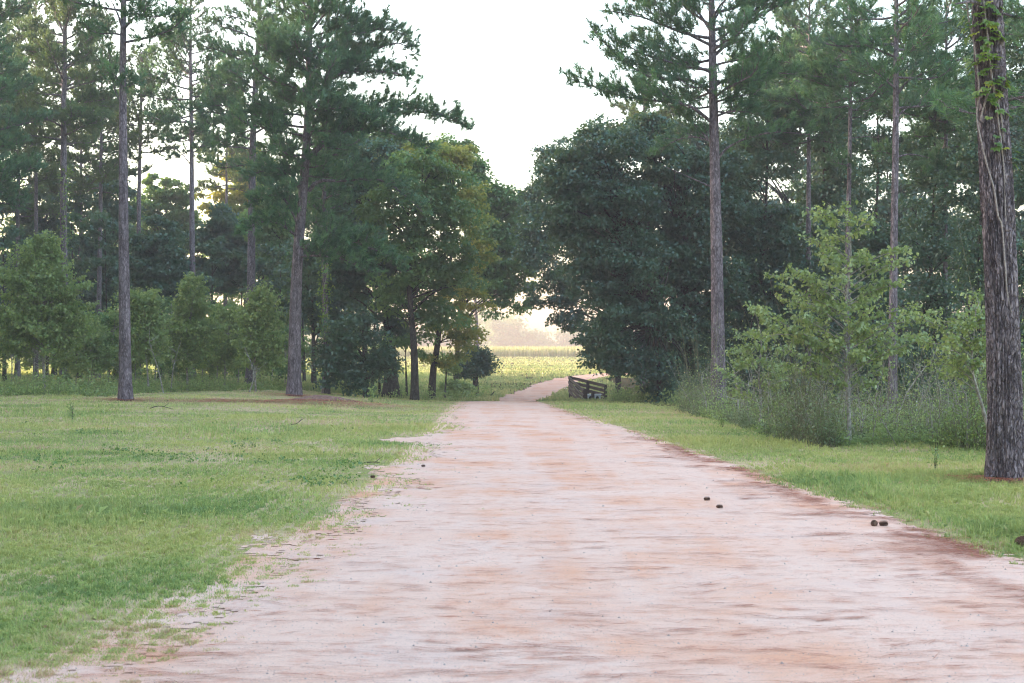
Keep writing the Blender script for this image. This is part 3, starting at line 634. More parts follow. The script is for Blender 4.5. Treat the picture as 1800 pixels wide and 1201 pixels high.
# real relief on the near trunk
def near_trunk():
    pr = np.array([P(a, b, 18) for a, b in [(1767, 843), (1766, 700), (1762, 560), (1757, 420), (1750, 280), (1743, 140), (1736, 0), (1728, -120)]])
    pr[0, 2] = gz(pr[0, 0], pr[0, 1]) - .15
    dv = pr[-1] - pr[-2]; dv[1] = 0; pr = np.vstack([pr, pr[-1] + dv / dv[2] * (17 - pr[-1, 2])])
    p = spline(pr, 700); k = 140; base = np.array(big.location)
    z = p[:, 2] - p[1, 2]; R = np.interp(z, [0, 5, 9, 17], [.212, .195, .165, .05]) * (1 + .42 * np.exp(-z / .45))
    a = np.arange(k) / k * 2 * math.pi; A, Z = np.meshgrid(a, z)
    cx, sx = np.cos(A) * 5.2, np.sin(A) * 5.2            # seamless around the trunk
    n1 = vn(cx * 1.6 + 9 + .35 * Z, sx * 1.6 + Z * 1.1, 3); n2 = vn(cx * 3.3 + 30, sx * 3.3 + Z * 4.2, 4); n3 = vn(cx * 7 + 50, sx * 7 + Z * 15, 5)
    rid = 1 - np.abs(2 * n1 - 1); rid2 = 1 - np.abs(2 * n2 - 1)
    disp = -.036 * sstep(.72, .96, rid) - .028 * sstep(.72, .97, rid2) + .014 * (n3 - .5) + .012 * (n2 - .5)
    lob = 1 + .14 * np.exp(-Z / .3) * np.cos(A * 5 + 1)
    RR = R[:, None] * lob + disp
    V = p[:, None] + np.stack([np.cos(A) * RR, np.sin(A) * RR, np.zeros_like(A)], -1)
    i = np.arange(len(p) - 1)[:, None] * k; j = np.arange(k)[None]; j2 = (j + 1) % k
    Fq = np.stack([i + j, i + j2, i + k + j2, i + k + j], -1).reshape(-1, 4)
    old = [c for c in big.children if c.name.startswith('trunk')][0]; bpy.data.objects.remove(old)
    mesh('trunk', V.reshape(-1, 3) - base, Fq, M['bark_big'], big, smooth=True)
near_trunk()

# ------------------------------------------------------------------ leafy trees left of the gap
B = broadleaf
B([(729, 702), (729, 650), (727, 600), (722, 540), (719, 470), (735, 400), (740, 330)], 62, 15,
  [(742, 320, 78, 62), (690, 385, 70, 60), (785, 375, 55, 65), (740, 450, 74, 50), (790, 470, 50, 48, 0, .9), (770, 545, 55, 45, 1, .7), (700, 520, 44, 40, 1, .8), (700, 610, 40, 34, 2, .35)],
  'tall leafy tree with a pale straight trunk nearest the road end on the left', 'oak_green', 1.1, seed=1)
B([(688, 698), (687, 640), (683, 580), (672, 500), (655, 400)], 65, 26,
  [(620, 350, 60, 70), (655, 285, 60, 45), (640, 430, 65, 60), (690, 470, 45, 60), (600, 480, 50, 60), (690, 560, 40, 40, 0, .7)],
  'leafy tree with a wide flared buttress trunk between thin stems', 'oak', 1.3, seed=2, flare=2.0)
B([(758, 697), (762, 650), (770, 600), (774, 545), (790, 470), (800, 400)], 68, 14,
  [(748, 272, 56, 24, -1, 1.5), (700, 300, 60, 35), (790, 290, 45, 40), (822, 360, 38, 50), (835, 440, 30, 50, 0, .8), (815, 520, 46, 42, 0, .8), (800, 590, 46, 40, 0, .7), (780, 630, 30, 24, 0, .4)],
  'leafy tree with yellow lit leaves at its top, trunk leaning right', 'gold', 1.05, seed=3)
B([(800, 690), (805, 600), (812, 480), (820, 380)], 82, 10,
  [(790, 262, 38, 22), (825, 300, 28, 45), (845, 340, 20, 45), (850, 410, 28, 50, 0, .8), (893, 350, 32, 28, 0, 1.8), (878, 400, 40, 36, 0, 1.6), (915, 425, 36, 44, 0, 1.5), (880, 455, 38, 32, 0, 1.2), (905, 490, 36, 28, 0, .5), (866, 520, 36, 40, 0, .6), (915, 530, 34, 24, 0, .25), (845, 480, 34, 40, 0, 1), (868, 348, 22, 30, 0, 1.4), (900, 455, 40, 30, 0, .7)],
  'tall tree at the edge of the sky gap hanging twigs over the field', 'oak_green', 1.1, seed=4)
B([(645, 694), (643, 660), (638, 610)], 60, 12, [(628, 600, 52, 55), (590, 620, 30, 40), (660, 640, 36, 36), (610, 655, 38, 30)],
  'low dark round evergreen bush tree in front of the buttress trunk', 'oak', 1.25, seed=5, group='small trees on the left')
B([(552, 682), (551, 600), (548, 520)], 72, 10, [(560, 520, 40, 60), (600, 560, 30, 50), (555, 450, 50, 50)],
  'dark slender tree standing right beside the widest crowned pine', 'oak', 1.0, seed=6)
B([(836, 688), (836, 660), (835, 640)], 78, 13, [(836, 622, 26, 22), (828, 642, 34, 22), (850, 640, 20, 18), (815, 648, 22, 16)],
  'small dark round headed tree on a short trunk beside the field', 'oak', 1.3, leaf=.16, seed=7, group='small trees on the left')
B([(800, 694), (800, 690), (800, 684)], 76, 5, [(800, 680, 24, 13), (785, 686, 16, 10), (815, 684, 14, 10)],
  'low rounded green bush beside the trunk of the small dark tree', 'shrub', 1.3, leaf=.16, seed=8, name='bush', cat='bush', group='bushes')
B([(667, 696), (667, 670), (664, 630)], 66, 6, [(668, 640, 22, 25, 0, .6)], 'thin dark stem left of the buttress trunk', 'oak', .8, seed=9)
B([(716, 698), (714, 660), (713, 620)], 68, 5, [(712, 600, 24, 30, 0, .5)], 'thin dark stem close left of the pale straight trunk', 'oak', .8, seed=10)
B([(782, 694), (784, 665), (786, 630)], 72, 4, [(790, 640, 18, 22, 0, .4)], 'spindly young tree behind the trunk that leans right', 'shrub', .7, seed=101)
# behind left
for px, d, w_, lobes, lab, mt, sd in [
    (282, 84, 12, [(282, 440, 50, 55), (270, 500, 50, 50), (310, 490, 40, 50), (255, 450, 30, 40)], 'dark rounded evergreen behind the thin pines left of the open crowned pine', 'oak', 12),
    (372, 92, 10, [(375, 425, 45, 42), (400, 400, 40, 38), (360, 490, 45, 45), (410, 470, 35, 45)], 'dark spreading oak between the open crowned pine and the leaning slim pine', 'oak', 13),
    (492, 88, 10, [(490, 420, 40, 60), (500, 500, 40, 50), (470, 350, 40, 50, 0, .6)], 'dark leafy tree seen left of the widest crowned pine trunk', 'oak_green', 14),
    (205, 100, 10, [(190, 450, 50, 60), (160, 520, 45, 50), (200, 360, 40, 50, 0, .7)], 'shadowy leafy tree behind the left edge of the lone front pine', 'oak', 15),
    (95, 105, 10, [(70, 430, 60, 60), (110, 520, 50, 50), (40, 500, 50, 60), (80, 350, 60, 50, 0, .6)], 'shadowy leafy tree behind the thicket at far left', 'oak', 16),
    (430, 110, 9, [(430, 300, 50, 50, 0, .6), (400, 360, 50, 40, 0, .6), (450, 380, 40, 40, 0, .6)], 'pale open leafy tree high between two pines, sky showing through', 'gold', 17),
    (300, 115, 9, [(290, 350, 50, 45, 0, .5), (330, 400, 40, 40, 0, .5), (250, 390, 40, 50, 0, .5)], 'thin leafed tree with sky showing through beside the open crowned pine', 'oak_green', 18),
    (640, 90, 10, [(640, 300, 60, 50), (600, 260, 50, 50), (690, 250, 50, 30), (560, 340, 40, 60)], 'grey green leafy tree rising behind the buttress trunk tree', 'oak_green', 19)]:
    by = HZ + (CZ + .1) / d * F
    B([(px, by), (px + 2, by - 80), (px, (by + lobes[0][1]) / 2), (lobes[0][0], lobes[0][1])], d, w_, lobes, lab, mt, 1.1, seed=sd, group='trees behind the left pines')

# the closed wood further back on the left
rng = np.random.default_rng(55)
for i, (px, d, t_) in enumerate([(-40, 100, 360), (30, 112, 330), (110, 118, 420), (165, 108, 300), (225, 120, 430), (290, 125, 500), (340, 112, 490), (410, 122, 420), (465, 104, 400), (530, 118, 330), (590, 110, 300), (620, 124, 240)]):
    by = HZ + (CZ + .2) / d * F; lo = []
    for yy in np.arange(t_, 615, 48): lo.append((px + rng.normal(0, 14), yy, 44 + rng.uniform(-8, 12), 36, rng.uniform(-3, 3), rng.uniform(.55, 1)))
    lo.append((px + 30, 625, 40, 24, 0, .6))
    B([(px, by), (px + 2, by - 60), (px - 3, (by + t_) / 2), (px + rng.normal(0, 6), t_)], d, 9, lo, 'one of the dim leafy trees closing the wood behind the left pines', ['oak', 'oak_green', 'oak_green'][i % 3], .95, leaf=.3, per=80, cr=.8,
      seed=400 + i, group='closed wood behind the left pines')
# saplings grown branch by branch
def branchy(pts, d, wpx, ends, label, leaf, sd, rep=2, tw=.30, name='sapling', mat='sapling', grp='saplings along the right verge'):
    rng = np.random.default_rng(sd); path = trunk_path(pts, d, None, 20); base = path[0].copy(); base[2] = gz(base[0], base[1]); r0 = wpx / F * d / 2
    root = thing(name, label, 'sapling', tuple(base), grp)
    mb = MB(); mb.tube(path, trunk_radii(path, r0, r0 * .25, 1.2), 8); mb.build('trunk', M['stem'], root, True, base)
    bb = MB(); LPp = []; LT = []
    for (ex, ey) in ends:
        for k_ in range(rep):
            if k_ == 0: e = P(ex, ey, d + rng.normal(0, .25))
            else:
                e0 = P(ex, ey, d); s_ = at_z(path, e0[2]); rr = e0[0] - s_[0]; a = rng.uniform(0, 6.28); e = s_ + np.array([abs(rr) * math.cos(a), abs(rr) * math.sin(a), 0]) * rng.uniform(.5, .9); e[2] = e0[2] + rng.normal(0, .08)
            dx = math.hypot(e[0] - path[-1, 0], e[1] - path[-1, 1]); s = at_z(path, max(path[0, 2] + .35, min(e[2] - .45 * dx, path[-1, 2] - .05)))
            L = np.linalg.norm(e - s); m1 = s + (e - s) * .5 + np.array([0, 0, .10 * L]) + rng.normal(0, .05 * L, 3); q = spline([s, m1, e], 10)
            bb.tube(q, np.linspace(.006 + .006 * L, .003, 10), 4)
            nt_ = int(6 + L * 9)
            for t in np.linspace(.30, 1, nt_):
                f = t * 9; i0 = min(int(f), 8); o_ = q[i0] + (q[i0 + 1] - q[i0]) * (f - i0); dv = unit(q[i0 + 1] - q[i0]); sd_ = unit(np.cross(dv, [0, 0, 1.])) * rng.choice([-1, 1])
                w_ = unit(dv * rng.uniform(.3, 1) + sd_ * rng.uniform(.2, 1) + np.array([0, 0, rng.uniform(-.35, .55)])); l_ = tw * rng.uniform(.3, 1.15) * (1.15 - .4 * t)
                bb.tube([o_, o_ + w_ * l_], [.003, .0015], 3); n_ = int(rng.integers(5, 13)); ct = rng.uniform(0, .6)
                u_ = rng.uniform(.15, 1.08, n_)[:, None]; LPp.append(o_ + w_ * l_ * u_ + rng.normal(0, .022, (n_, 3))); LT.append(ct + rng.uniform(0, .4, n_))
    bb.build('branches', M['stem'], root, True, base)
    LPp = np.concatenate(LPp); V, Fq, tn = leaves(LPp, rng, leaf, np.concatenate(LT), .5); mesh('crown', V - base, Fq, M[mat], root, tn)
    return root
# understorey along the left lawn
for pts, d, w_, lobes, lab, mt, sd in [
    ([(78, 692), (77, 650), (74, 600), (72, 540)], 58, 7, [(70, 480, 55, 48), (30, 520, 50, 50), (115, 530, 45, 50), (60, 570, 62, 40), (120, 590, 40, 30), (15, 590, 40, 35), (85, 435, 26, 24)],
     'bushy green tree with layered branches at the far left', 'shrub', 31),
    ([(262, 690), (258, 640), (250, 590)], 58, 4, [(252, 560, 32, 36), (270, 610, 30, 26), (235, 600, 20, 30), (268, 530, 14, 16)],
     'low leafy sapling close right of the lone front pine', 'shrub', 32),
    ([(330, 688), (329, 640), (331, 580)], 60, 5, [(338, 545, 34, 30), (315, 590, 34, 28), (360, 590, 34, 30), (340, 620, 40, 22), (345, 505, 15, 15)],
     'round pale green sapling under the open crowned pine', 'shrub', 33),
    ([(395, 686), (396, 640), (400, 590)], 63, 4, [(400, 570, 24, 28), (390, 610, 30, 26), (410, 620, 24, 24)],
     'small leafy sapling left of the leaning slim pine', 'shrub', 34),
    ([(450, 690), (448, 640), (449, 590), (452, 540)], 58, 4, [(455, 540, 28, 34), (475, 580, 30, 34), (440, 590, 24, 30), (470, 620, 26, 24)],
     'leafy sapling with a pale thin stem in front of the leaning slim pine', 'shrub', 35),
    ([(160, 688), (160, 650), (158, 600)], 64, 4, [(160, 590, 24, 34, 0, .6), (180, 630, 24, 24, 0, .6)], 'sparse sapling left of the lone front pine', 'shrub', 36),
    ([(515, 676), (516, 640), (514, 600)], 80, 4, [(505, 600, 26, 34, 0, .7), (490, 570, 20, 30, 0, .6)], 'shadowed sapling behind the widest crowned pine', 'shrub', 37)]:
    rr_ = np.random.default_rng(sd); ends = []
    for lb_ in lobes:
        for _ in range(int(9 + lb_[2] * .32)):
            a_ = rr_.uniform(0, 6.28); f_ = rr_.uniform(.35, 1.12); ends.append((lb_[0] + lb_[2] * f_ * math.cos(a_), lb_[1] + lb_[3] * f_ * math.sin(a_)))
    branchy(pts, d, w_, ends, lab, .13, sd, 2, .62, mat='shrub', grp='saplings along the left lawn')
rng = np.random.default_rng(88)
for i in range(16):
    px = [-20, 20, 150, 190, 225, 300, 380, 420, 480, 505, 130, 350, 240, 60, 440, 275][i] + rng.normal(0, 4); d = rng.uniform(64, 82); yb = HZ + CZ / d * F; t_ = rng.uniform(500, 590)
    lo = [(px + rng.normal(0, 16), rng.uniform(t_, 650), rng.uniform(16, 34), rng.uniform(14, 30), rng.uniform(-1, 1), rng.uniform(.5, 1.1)) for _ in range(6)]
    B([(px, yb), (px + 2, yb - 30), (px + rng.normal(0, 5), t_)], d, 3, lo, 'one of the leafy shrubs merging into brush behind the left lawn', ['shrub', 'oak_green'][i % 2], 1.1, leaf=.14, name='shrub', cat='shrub', cr=.5,
      per=80, seed=600 + i, group='brush behind the left lawn', bark='stem', flat=.6)
# thin bare trunks seen between the left trees, against the bright field
rng = np.random.default_rng(77)
for i, (px, d, w_, top, lab) in enumerate([
    (490, 84, 4, 440, 'thin dark stem left of the widest crowned pine'), (535, 78, 6, 470, 'dark trunk close behind the right side of the widest crowned pine'),
    (548, 80, 5, 480, 'slim dark trunk second from the widest crowned pine'), (587, 72, 9, 450, 'dark trunk just right of the vine wrapped pine'),
    (655, 70, 6, 480, 'dark trunk at the right side of the low round evergreen'), (455, 86, 6, 480, 'dim trunk right behind the leaning slim pine'),
    (8, 80, 8, 420, 'dim trunk at the extreme left edge'), (82, 84, 6, 430, 'dim trunk under the bushy tree at the far left'),
    (140, 88, 7, 400, 'dim trunk between the dark based pine and the lone front pine'), (192, 86, 5, 400, 'dim slim trunk beside the left of the lone front pine'),
    (300, 90, 5, 430, 'dim trunk behind the round pale green sapling'), (415, 92, 5, 430, 'dim trunk left of the leaning slim pine'),
    (372, 88, 4, 440, 'dim thin trunk right of the round pale green sapling'), (1388, 62, 5, 400, 'dim trunk in the shade left of the bushy sapling'),
    (1625, 56, 5, 350, 'dim trunk in the shade right of the slender pine'), (1085, 72, 6, 520, 'dim trunk behind the rail fence')]):
    yb = HZ + (CZ - gz((px - 900) / F * d, d)) / d * F; j = rng.normal(0, 5)
    ym = (yb + top) / 2
    B([(px, yb), (px + j * .4, yb - 60), (px + j, ym), (px + j * 1.6, top)], d, w_, [(px + j * 1.6, top, 40, 30, 0, .5), (px - 10, top + 60, 36, 26, 0, .35)], lab, 'oak', .7,
      name='woodland_tree', seed=200 + i, group='thin trees in the shade', twig=.5)

# ------------------------------------------------------------------ dark leafy wall on the right
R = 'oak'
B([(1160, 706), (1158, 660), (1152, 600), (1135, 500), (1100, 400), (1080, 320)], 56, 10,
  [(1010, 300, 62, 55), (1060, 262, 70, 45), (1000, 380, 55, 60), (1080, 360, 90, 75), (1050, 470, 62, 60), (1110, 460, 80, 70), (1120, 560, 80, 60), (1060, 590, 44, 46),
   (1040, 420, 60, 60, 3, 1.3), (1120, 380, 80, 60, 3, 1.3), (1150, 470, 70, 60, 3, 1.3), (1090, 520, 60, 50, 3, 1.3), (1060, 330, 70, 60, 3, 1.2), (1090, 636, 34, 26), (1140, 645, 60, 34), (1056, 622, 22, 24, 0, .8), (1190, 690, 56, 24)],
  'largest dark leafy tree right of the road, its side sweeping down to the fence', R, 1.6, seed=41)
B([(1090, 690), (1085, 620), (1070, 520), (1040, 420), (1010, 340)], 76, 7,
  [(960, 330, 32, 45), (975, 270, 34, 28), (950, 400, 36, 48, 0, 1.3), (965, 470, 40, 40, 0, 1.3), (1000, 525, 38, 34, 0, 1.1), (995, 562, 32, 24, 0, .7), (1018, 592, 26, 26, 0, .6), (955, 515, 30, 24, 0, .5), (940, 350, 26, 36, 0, 1.3), (925, 440, 28, 30, 0, .8)],
  'leafy tree whose twigs overhang the fence and hide part of the bright gap', R, 1.1, seed=42, leaf=.18, per=100)
B([(1193, 706), (1192, 640), (1195, 560), (1205, 420)], 58, 9,
  [(1210, 470, 60, 60, 3, 1.2), (1250, 410, 50, 60, 3, 1.2), (1230, 560, 60, 50, 3, 1.2), (1180, 300, 70, 60), (1230, 380, 70, 70), (1190, 440, 60, 60), (1240, 500, 66, 60), (1210, 590, 60, 50), (1250, 640, 50, 36), (1140, 240, 60, 36), (1260, 300, 50, 50)],
  'dark leafy tree behind the tall front right pine', R, 1.6, seed=43)
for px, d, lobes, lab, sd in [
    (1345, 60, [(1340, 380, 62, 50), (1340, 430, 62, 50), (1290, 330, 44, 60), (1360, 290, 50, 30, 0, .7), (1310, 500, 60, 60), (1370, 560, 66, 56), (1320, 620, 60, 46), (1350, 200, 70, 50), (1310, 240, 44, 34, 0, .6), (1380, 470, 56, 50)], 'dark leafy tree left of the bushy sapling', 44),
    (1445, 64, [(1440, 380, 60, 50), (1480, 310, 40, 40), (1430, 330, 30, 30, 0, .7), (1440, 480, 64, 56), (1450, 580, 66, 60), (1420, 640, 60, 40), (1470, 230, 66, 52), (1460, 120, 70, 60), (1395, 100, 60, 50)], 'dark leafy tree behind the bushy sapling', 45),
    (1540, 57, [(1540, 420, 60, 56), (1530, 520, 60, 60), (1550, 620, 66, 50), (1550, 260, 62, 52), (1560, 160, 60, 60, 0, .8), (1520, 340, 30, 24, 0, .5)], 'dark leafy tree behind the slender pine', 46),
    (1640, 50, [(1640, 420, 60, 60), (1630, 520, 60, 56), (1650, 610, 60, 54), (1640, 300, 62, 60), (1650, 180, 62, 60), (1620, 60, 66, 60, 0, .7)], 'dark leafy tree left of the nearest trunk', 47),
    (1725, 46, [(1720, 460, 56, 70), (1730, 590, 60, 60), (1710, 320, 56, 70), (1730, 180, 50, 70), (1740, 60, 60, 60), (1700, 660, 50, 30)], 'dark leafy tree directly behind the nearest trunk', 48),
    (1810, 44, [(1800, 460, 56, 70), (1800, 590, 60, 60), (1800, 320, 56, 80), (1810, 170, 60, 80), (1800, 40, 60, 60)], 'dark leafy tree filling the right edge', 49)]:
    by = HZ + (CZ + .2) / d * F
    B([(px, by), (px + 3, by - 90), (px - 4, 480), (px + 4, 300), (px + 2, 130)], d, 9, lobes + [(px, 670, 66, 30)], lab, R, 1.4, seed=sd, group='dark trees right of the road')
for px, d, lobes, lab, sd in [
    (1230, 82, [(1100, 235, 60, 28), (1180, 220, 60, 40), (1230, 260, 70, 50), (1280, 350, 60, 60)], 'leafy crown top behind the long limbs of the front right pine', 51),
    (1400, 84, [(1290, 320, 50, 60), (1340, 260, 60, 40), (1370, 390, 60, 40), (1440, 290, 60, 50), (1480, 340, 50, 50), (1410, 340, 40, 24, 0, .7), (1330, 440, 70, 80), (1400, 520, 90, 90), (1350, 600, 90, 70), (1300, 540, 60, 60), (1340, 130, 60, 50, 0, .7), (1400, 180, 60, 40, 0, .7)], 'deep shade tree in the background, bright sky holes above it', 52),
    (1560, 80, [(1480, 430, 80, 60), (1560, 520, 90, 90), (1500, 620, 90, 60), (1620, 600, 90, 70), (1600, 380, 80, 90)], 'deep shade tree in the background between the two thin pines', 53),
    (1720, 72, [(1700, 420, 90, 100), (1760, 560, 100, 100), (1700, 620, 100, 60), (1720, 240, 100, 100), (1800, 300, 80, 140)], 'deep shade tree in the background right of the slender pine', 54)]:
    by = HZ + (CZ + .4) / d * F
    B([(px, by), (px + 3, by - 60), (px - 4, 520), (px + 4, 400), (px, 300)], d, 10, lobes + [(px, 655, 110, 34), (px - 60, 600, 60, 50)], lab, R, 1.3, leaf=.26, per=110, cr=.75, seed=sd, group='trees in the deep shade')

# saplings in front on the right
branchy([(1493, 776), (1492, 730), (1490, 680), (1487, 600), (1489, 520), (1496, 450), (1492, 385)], 25.8, 8,
  [(1440, 372), (1432, 382), (1500, 390), (1508, 410), (1425, 425), (1462, 440), (1520, 452), (1352, 482), (1375, 505), (1395, 472), (1345, 552), (1380, 530), (1335, 590), (1410, 560), (1360, 575), (1555, 472), (1592, 440), (1600, 458), (1545, 510),
   (1580, 500), (1610, 540), (1652, 548), (1600, 560), (1624, 592), (1594, 620), (1560, 650), (1400, 625), (1375, 642), (1440, 660), (1520, 672), (1470, 600), (1530, 585), (1430, 510), (1450, 545), (1520, 535), (1500, 630), (1560, 600), (1410, 600), (1385, 600), (1540, 630)],
  'bright green bushy sapling with tiered branches in front of the dark right hand trees', .082, 61, 2, .36)
branchy([(1336, 742), (1337, 700), (1334, 660), (1338, 600), (1330, 555)], 31, 5,
  [(1325, 545), (1300, 590), (1280, 620), (1268, 655), (1290, 690), (1360, 590), (1385, 612), (1402, 650), (1378, 675), (1345, 562), (1310, 640), (1352, 640), (1295, 640), (1365, 660), (1320, 610), (1340, 680)],
  'smaller green sapling between the front right pine and the bushy sapling', .085, 62, 2, .38)
branchy([(1738, 812), (1737, 760), (1728, 720), (1716, 680), (1708, 640), (1712, 590), (1716, 540)], 20.5, 8,
  [(1718, 525), (1640, 565), (1604, 557), (1665, 590), (1625, 602), (1700, 560), (1727, 600), (1640, 640), (1662, 662), (1688, 600), (1715, 640), (1680, 630), (1700, 612), (1720, 570), (1735, 560), (1655, 615), (1690, 580)],
  'leaning pale stemmed sapling tucked against the left side of the nearest trunk', .066, 63, 2, .26)

# ------------------------------------------------------------------ undergrowth
def bare_sapling(pts, d, r, label, sd, nb=9, grp='bare stems in the undergrowth', leafy=.5):
    rng = np.random.default_rng(sd)
    q = [P(a, b, d) for a, b in pts]; q[0][2] = gz(q[0][0], q[0][1]) - .05; base = q[0].copy(); base[2] += .05
    root = thing('bare_sapling', label, 'bare sapling', tuple(base), grp)
    p = spline(q, 12); mb = MB(); mb.tube(p, np.linspace(r, r * .35, 12), 6); mb.build('stem', M['stem'], root, True, base)
    bb = MB(); lp = []
    for i in range(nb):
        s = p[rng.integers(4, 12)]; dv = unit(np.array([rng.normal(0, 1), rng.normal(0, 1), rng.uniform(.2, 1.2)])); L = rng.uniform(.3, .8)
        e = s + dv * L; m1 = s + dv * L * .5 + rng.normal(0, .04, 3); bb.tube([s, m1, e], [r * .4, r * .3, .002], 4)
        for t in rng.uniform(.3, 1, int(14 * leafy)): lp.append(s + dv * L * t + rng.normal(0, .05, 3))
    bb.build('twigs', M['stem'], root, True, base)
    if lp:
        V, Fq, tn = leaves(np.array(lp), rng, .05, rng.uniform(0, .8, len(lp))); mesh('leaves', V - base, Fq, M['weed'], root, tn)
for i, (pts, d, r, lab) in enumerate([
    ([(1298, 735), (1296, 690), (1290, 650)], 36, .022, 'crooked bare stem just right of the tall front right pine'),
    ([(1403, 770), (1400, 735), (1396, 700)], 27, .014, 'short pale forked stem at the front of the weeds'),
    ([(1352, 752), (1350, 710), (1352, 670)], 30, .015, 'bare stem left of the pale forked stem'),
    ([(1450, 745), (1448, 700), (1440, 670)], 31, .015, 'bare twiggy stem close left of the bushy sapling'),
    ([(1565, 740), (1590, 700), (1615, 660), (1640, 630)], 29, .018, 'bare stem leaning far right across the weeds'),
    ([(1672, 720), (1665, 690), (1655, 665)], 30, .018, 'forked bare sapling standing in deep shade'),
    ([(1700, 770), (1700, 720), (1698, 690)], 24, .016, 'straight pale stem left of the nearest trunk'),
    ([(1243, 735), (1240, 700), (1232, 668)], 38, .016, 'bare stem just left of the tall front right pine'),
    ([(1512, 770), (1516, 735), (1508, 700)], 27, .014, 'bare stem just right of the bushy sapling trunk'),
    ([(288, 690), (278, 650), (262, 600)], 56, .03, 'bare pale stem leaning left beside the lone front pine'),
    ([(300, 688), (306, 640), (318, 600)], 58, .025, 'bare pale stem leaning right beside the lone front pine'),
    ([(438, 690), (446, 655), (430, 610)], 56, .03, 'forked bare stem in front of the leaning slim pine'),
    ([(213, 686), (211, 660), (208, 620)], 60, .02, 'thin bare stem left of the lone front pine')]):
    bare_sapling(pts, d, r, lab, 300 + i)

def weeds(name, x, y, hm, rng, mat, leaf, nl=22, label=None):
    n = len(x); z = ground(x, y); mb = MB(); pos = []; tn = []
    for i in range(n):
        h = hm[i]; dv = np.array([rng.normal(0, .22), rng.normal(0, .22), 1]) * h; b = np.array([x[i], y[i], z[i] - .02])
        mb.tube([b, b + dv * .5 + rng.normal(0, .03, 3), b + dv], [.006, .005, .002], 3, rng.uniform(.1, .9))
        t = rng.uniform(.2, 1.02, nl)[:, None]; pos.append(b + dv * t + rng.normal(0, 1, (nl, 3)) * np.array([.11, .11, .05]) * (.5 + h)); tn.append(np.clip(rng.uniform(0, .7) + rng.uniform(-.1, .3, nl), 0, 1))
    o = mb.build(name + '_stems', M['weedstem']); o['kind'] = 'stuff'
    V, Fq, t = leaves(np.concatenate(pos), rng, leaf, np.concatenate(tn), .4); o = mesh(name, V, Fq, M[mat], None, t); o['kind'] = 'stuff'
rng = np.random.default_rng(9)
nW = 2600; px = rng.uniform(1195, 1830, nW)
dfront = np.interp(px, [1195, 1270, 1330, 1390, 1480, 1600, 1730, 1800], [42, 36, 30, 25.5, 25, 25.5, 23.5, 22.5]) + 1.2 * (fbm(px * .02, px * 0, 90) - .5)
d = dfront + np.where(rng.uniform(0, 1, nW) < .6, rng.exponential(1.6, nW), rng.uniform(0, 18, nW)); x = (px - 900) / F * d
hm = (.22 + rng.exponential(.45, nW).clip(0, 1.7)) * (.15 + 4.6 * np.clip(fbm(x * 1.3, d * .5, 91) - .27, 0, 1) ** 1.6) * np.where(d < dfront + .8, .75, 1.15)
gs = fbm(x * 1.1, d * .7, 97) > .5
weeds('grey_undergrowth', x[gs], d[gs], hm[gs], rng, 'weed', .055, 24)
weeds('green_undergrowth', x[~gs], d[~gs], hm[~gs] * 1.1, rng, 'shrub', .055, 26)
mb = MB()                                 # dry leaning canes through the weeds
for _ in range(120):
    p_ = rng.uniform(1200, 1760); d_ = float(np.interp(p_, [1195, 1270, 1330, 1390, 1480, 1600, 1730, 1800], [42, 36, 30, 25.5, 25, 25.5, 23.5, 22.5])) + rng.exponential(3); c_ = GP(p_, d_); h_ = rng.uniform(.6, 2.1)
    dv = np.array([rng.normal(0, .3), rng.normal(0, .3), 1]) * h_; q = spline([c_, c_ + dv * .5 + rng.normal(0, .06, 3), c_ + dv], 7); r_ = rng.uniform(.004, .010)
    mb.tube(q, np.linspace(r_, .002, 7), 4)
    for _k in range(3):
        s_ = q[rng.integers(2, 6)]; mb.tube([s_, s_ + np.array([rng.normal(0, .2), rng.normal(0, .2), rng.uniform(.05, .3)])], [.004, .0015], 3)
o = mb.build('dry_canes', M['stem']); o['kind'] = 'stuff'
n = 1000; px = rng.uniform(-120, 500, n); df = np.interp(px, [-120, 180, 260, 500], [50, 52, 57, 60])
d = df + rng.exponential(5, n); x = (px - 900) / F * d
weeds('woodland_edge_weeds', x, d, rng.uniform(.15, 1.1, n) * (.15 + 4 * np.clip(fbm(x * .6, d * .3, 92) - .28, 0, 1) ** 1.4), rng, 'shrub', .10, 18)
n = 600; px = np.concatenate([rng.uniform(560, 890, 350), rng.uniform(960, 1230, 250)]); d = np.where(px < 900, rng.uniform(63, 84, n), np.interp(px, [960, 1060, 1230], [64, 62, 50]) + rng.exponential(4, n)); x = (px - 900) / F * d
k = (trackf(x, d) < -.5) & ~((px > 960) & (px < 1075))
weeds('ditch_weeds', x[k], d[k], (rng.uniform(.2, .9, n) * .9)[k], rng, 'shrub', .11, 18)
# low dark weeds scattered in the left lawn
x, y = samp(380, 17, 47, -50, 640, 1.2); kk = fbm(x * .6, y * .5, 93) > .56; x, y = x[kk], y[kk]
pos = np.repeat(np.stack([x, y, ground(x, y) + .03], 1), 16, 0) + rng.normal(0, 1, (len(x) * 16, 3)) * np.array([.07, .05, .02])
V, Fq, t = leaves(pos, rng, .05, rng.uniform(.2, 1, len(pos)), .6); o = mesh('low_lawn_weeds', V, Fq, M['oak_green'], None, t); o['kind'] = 'stuff'

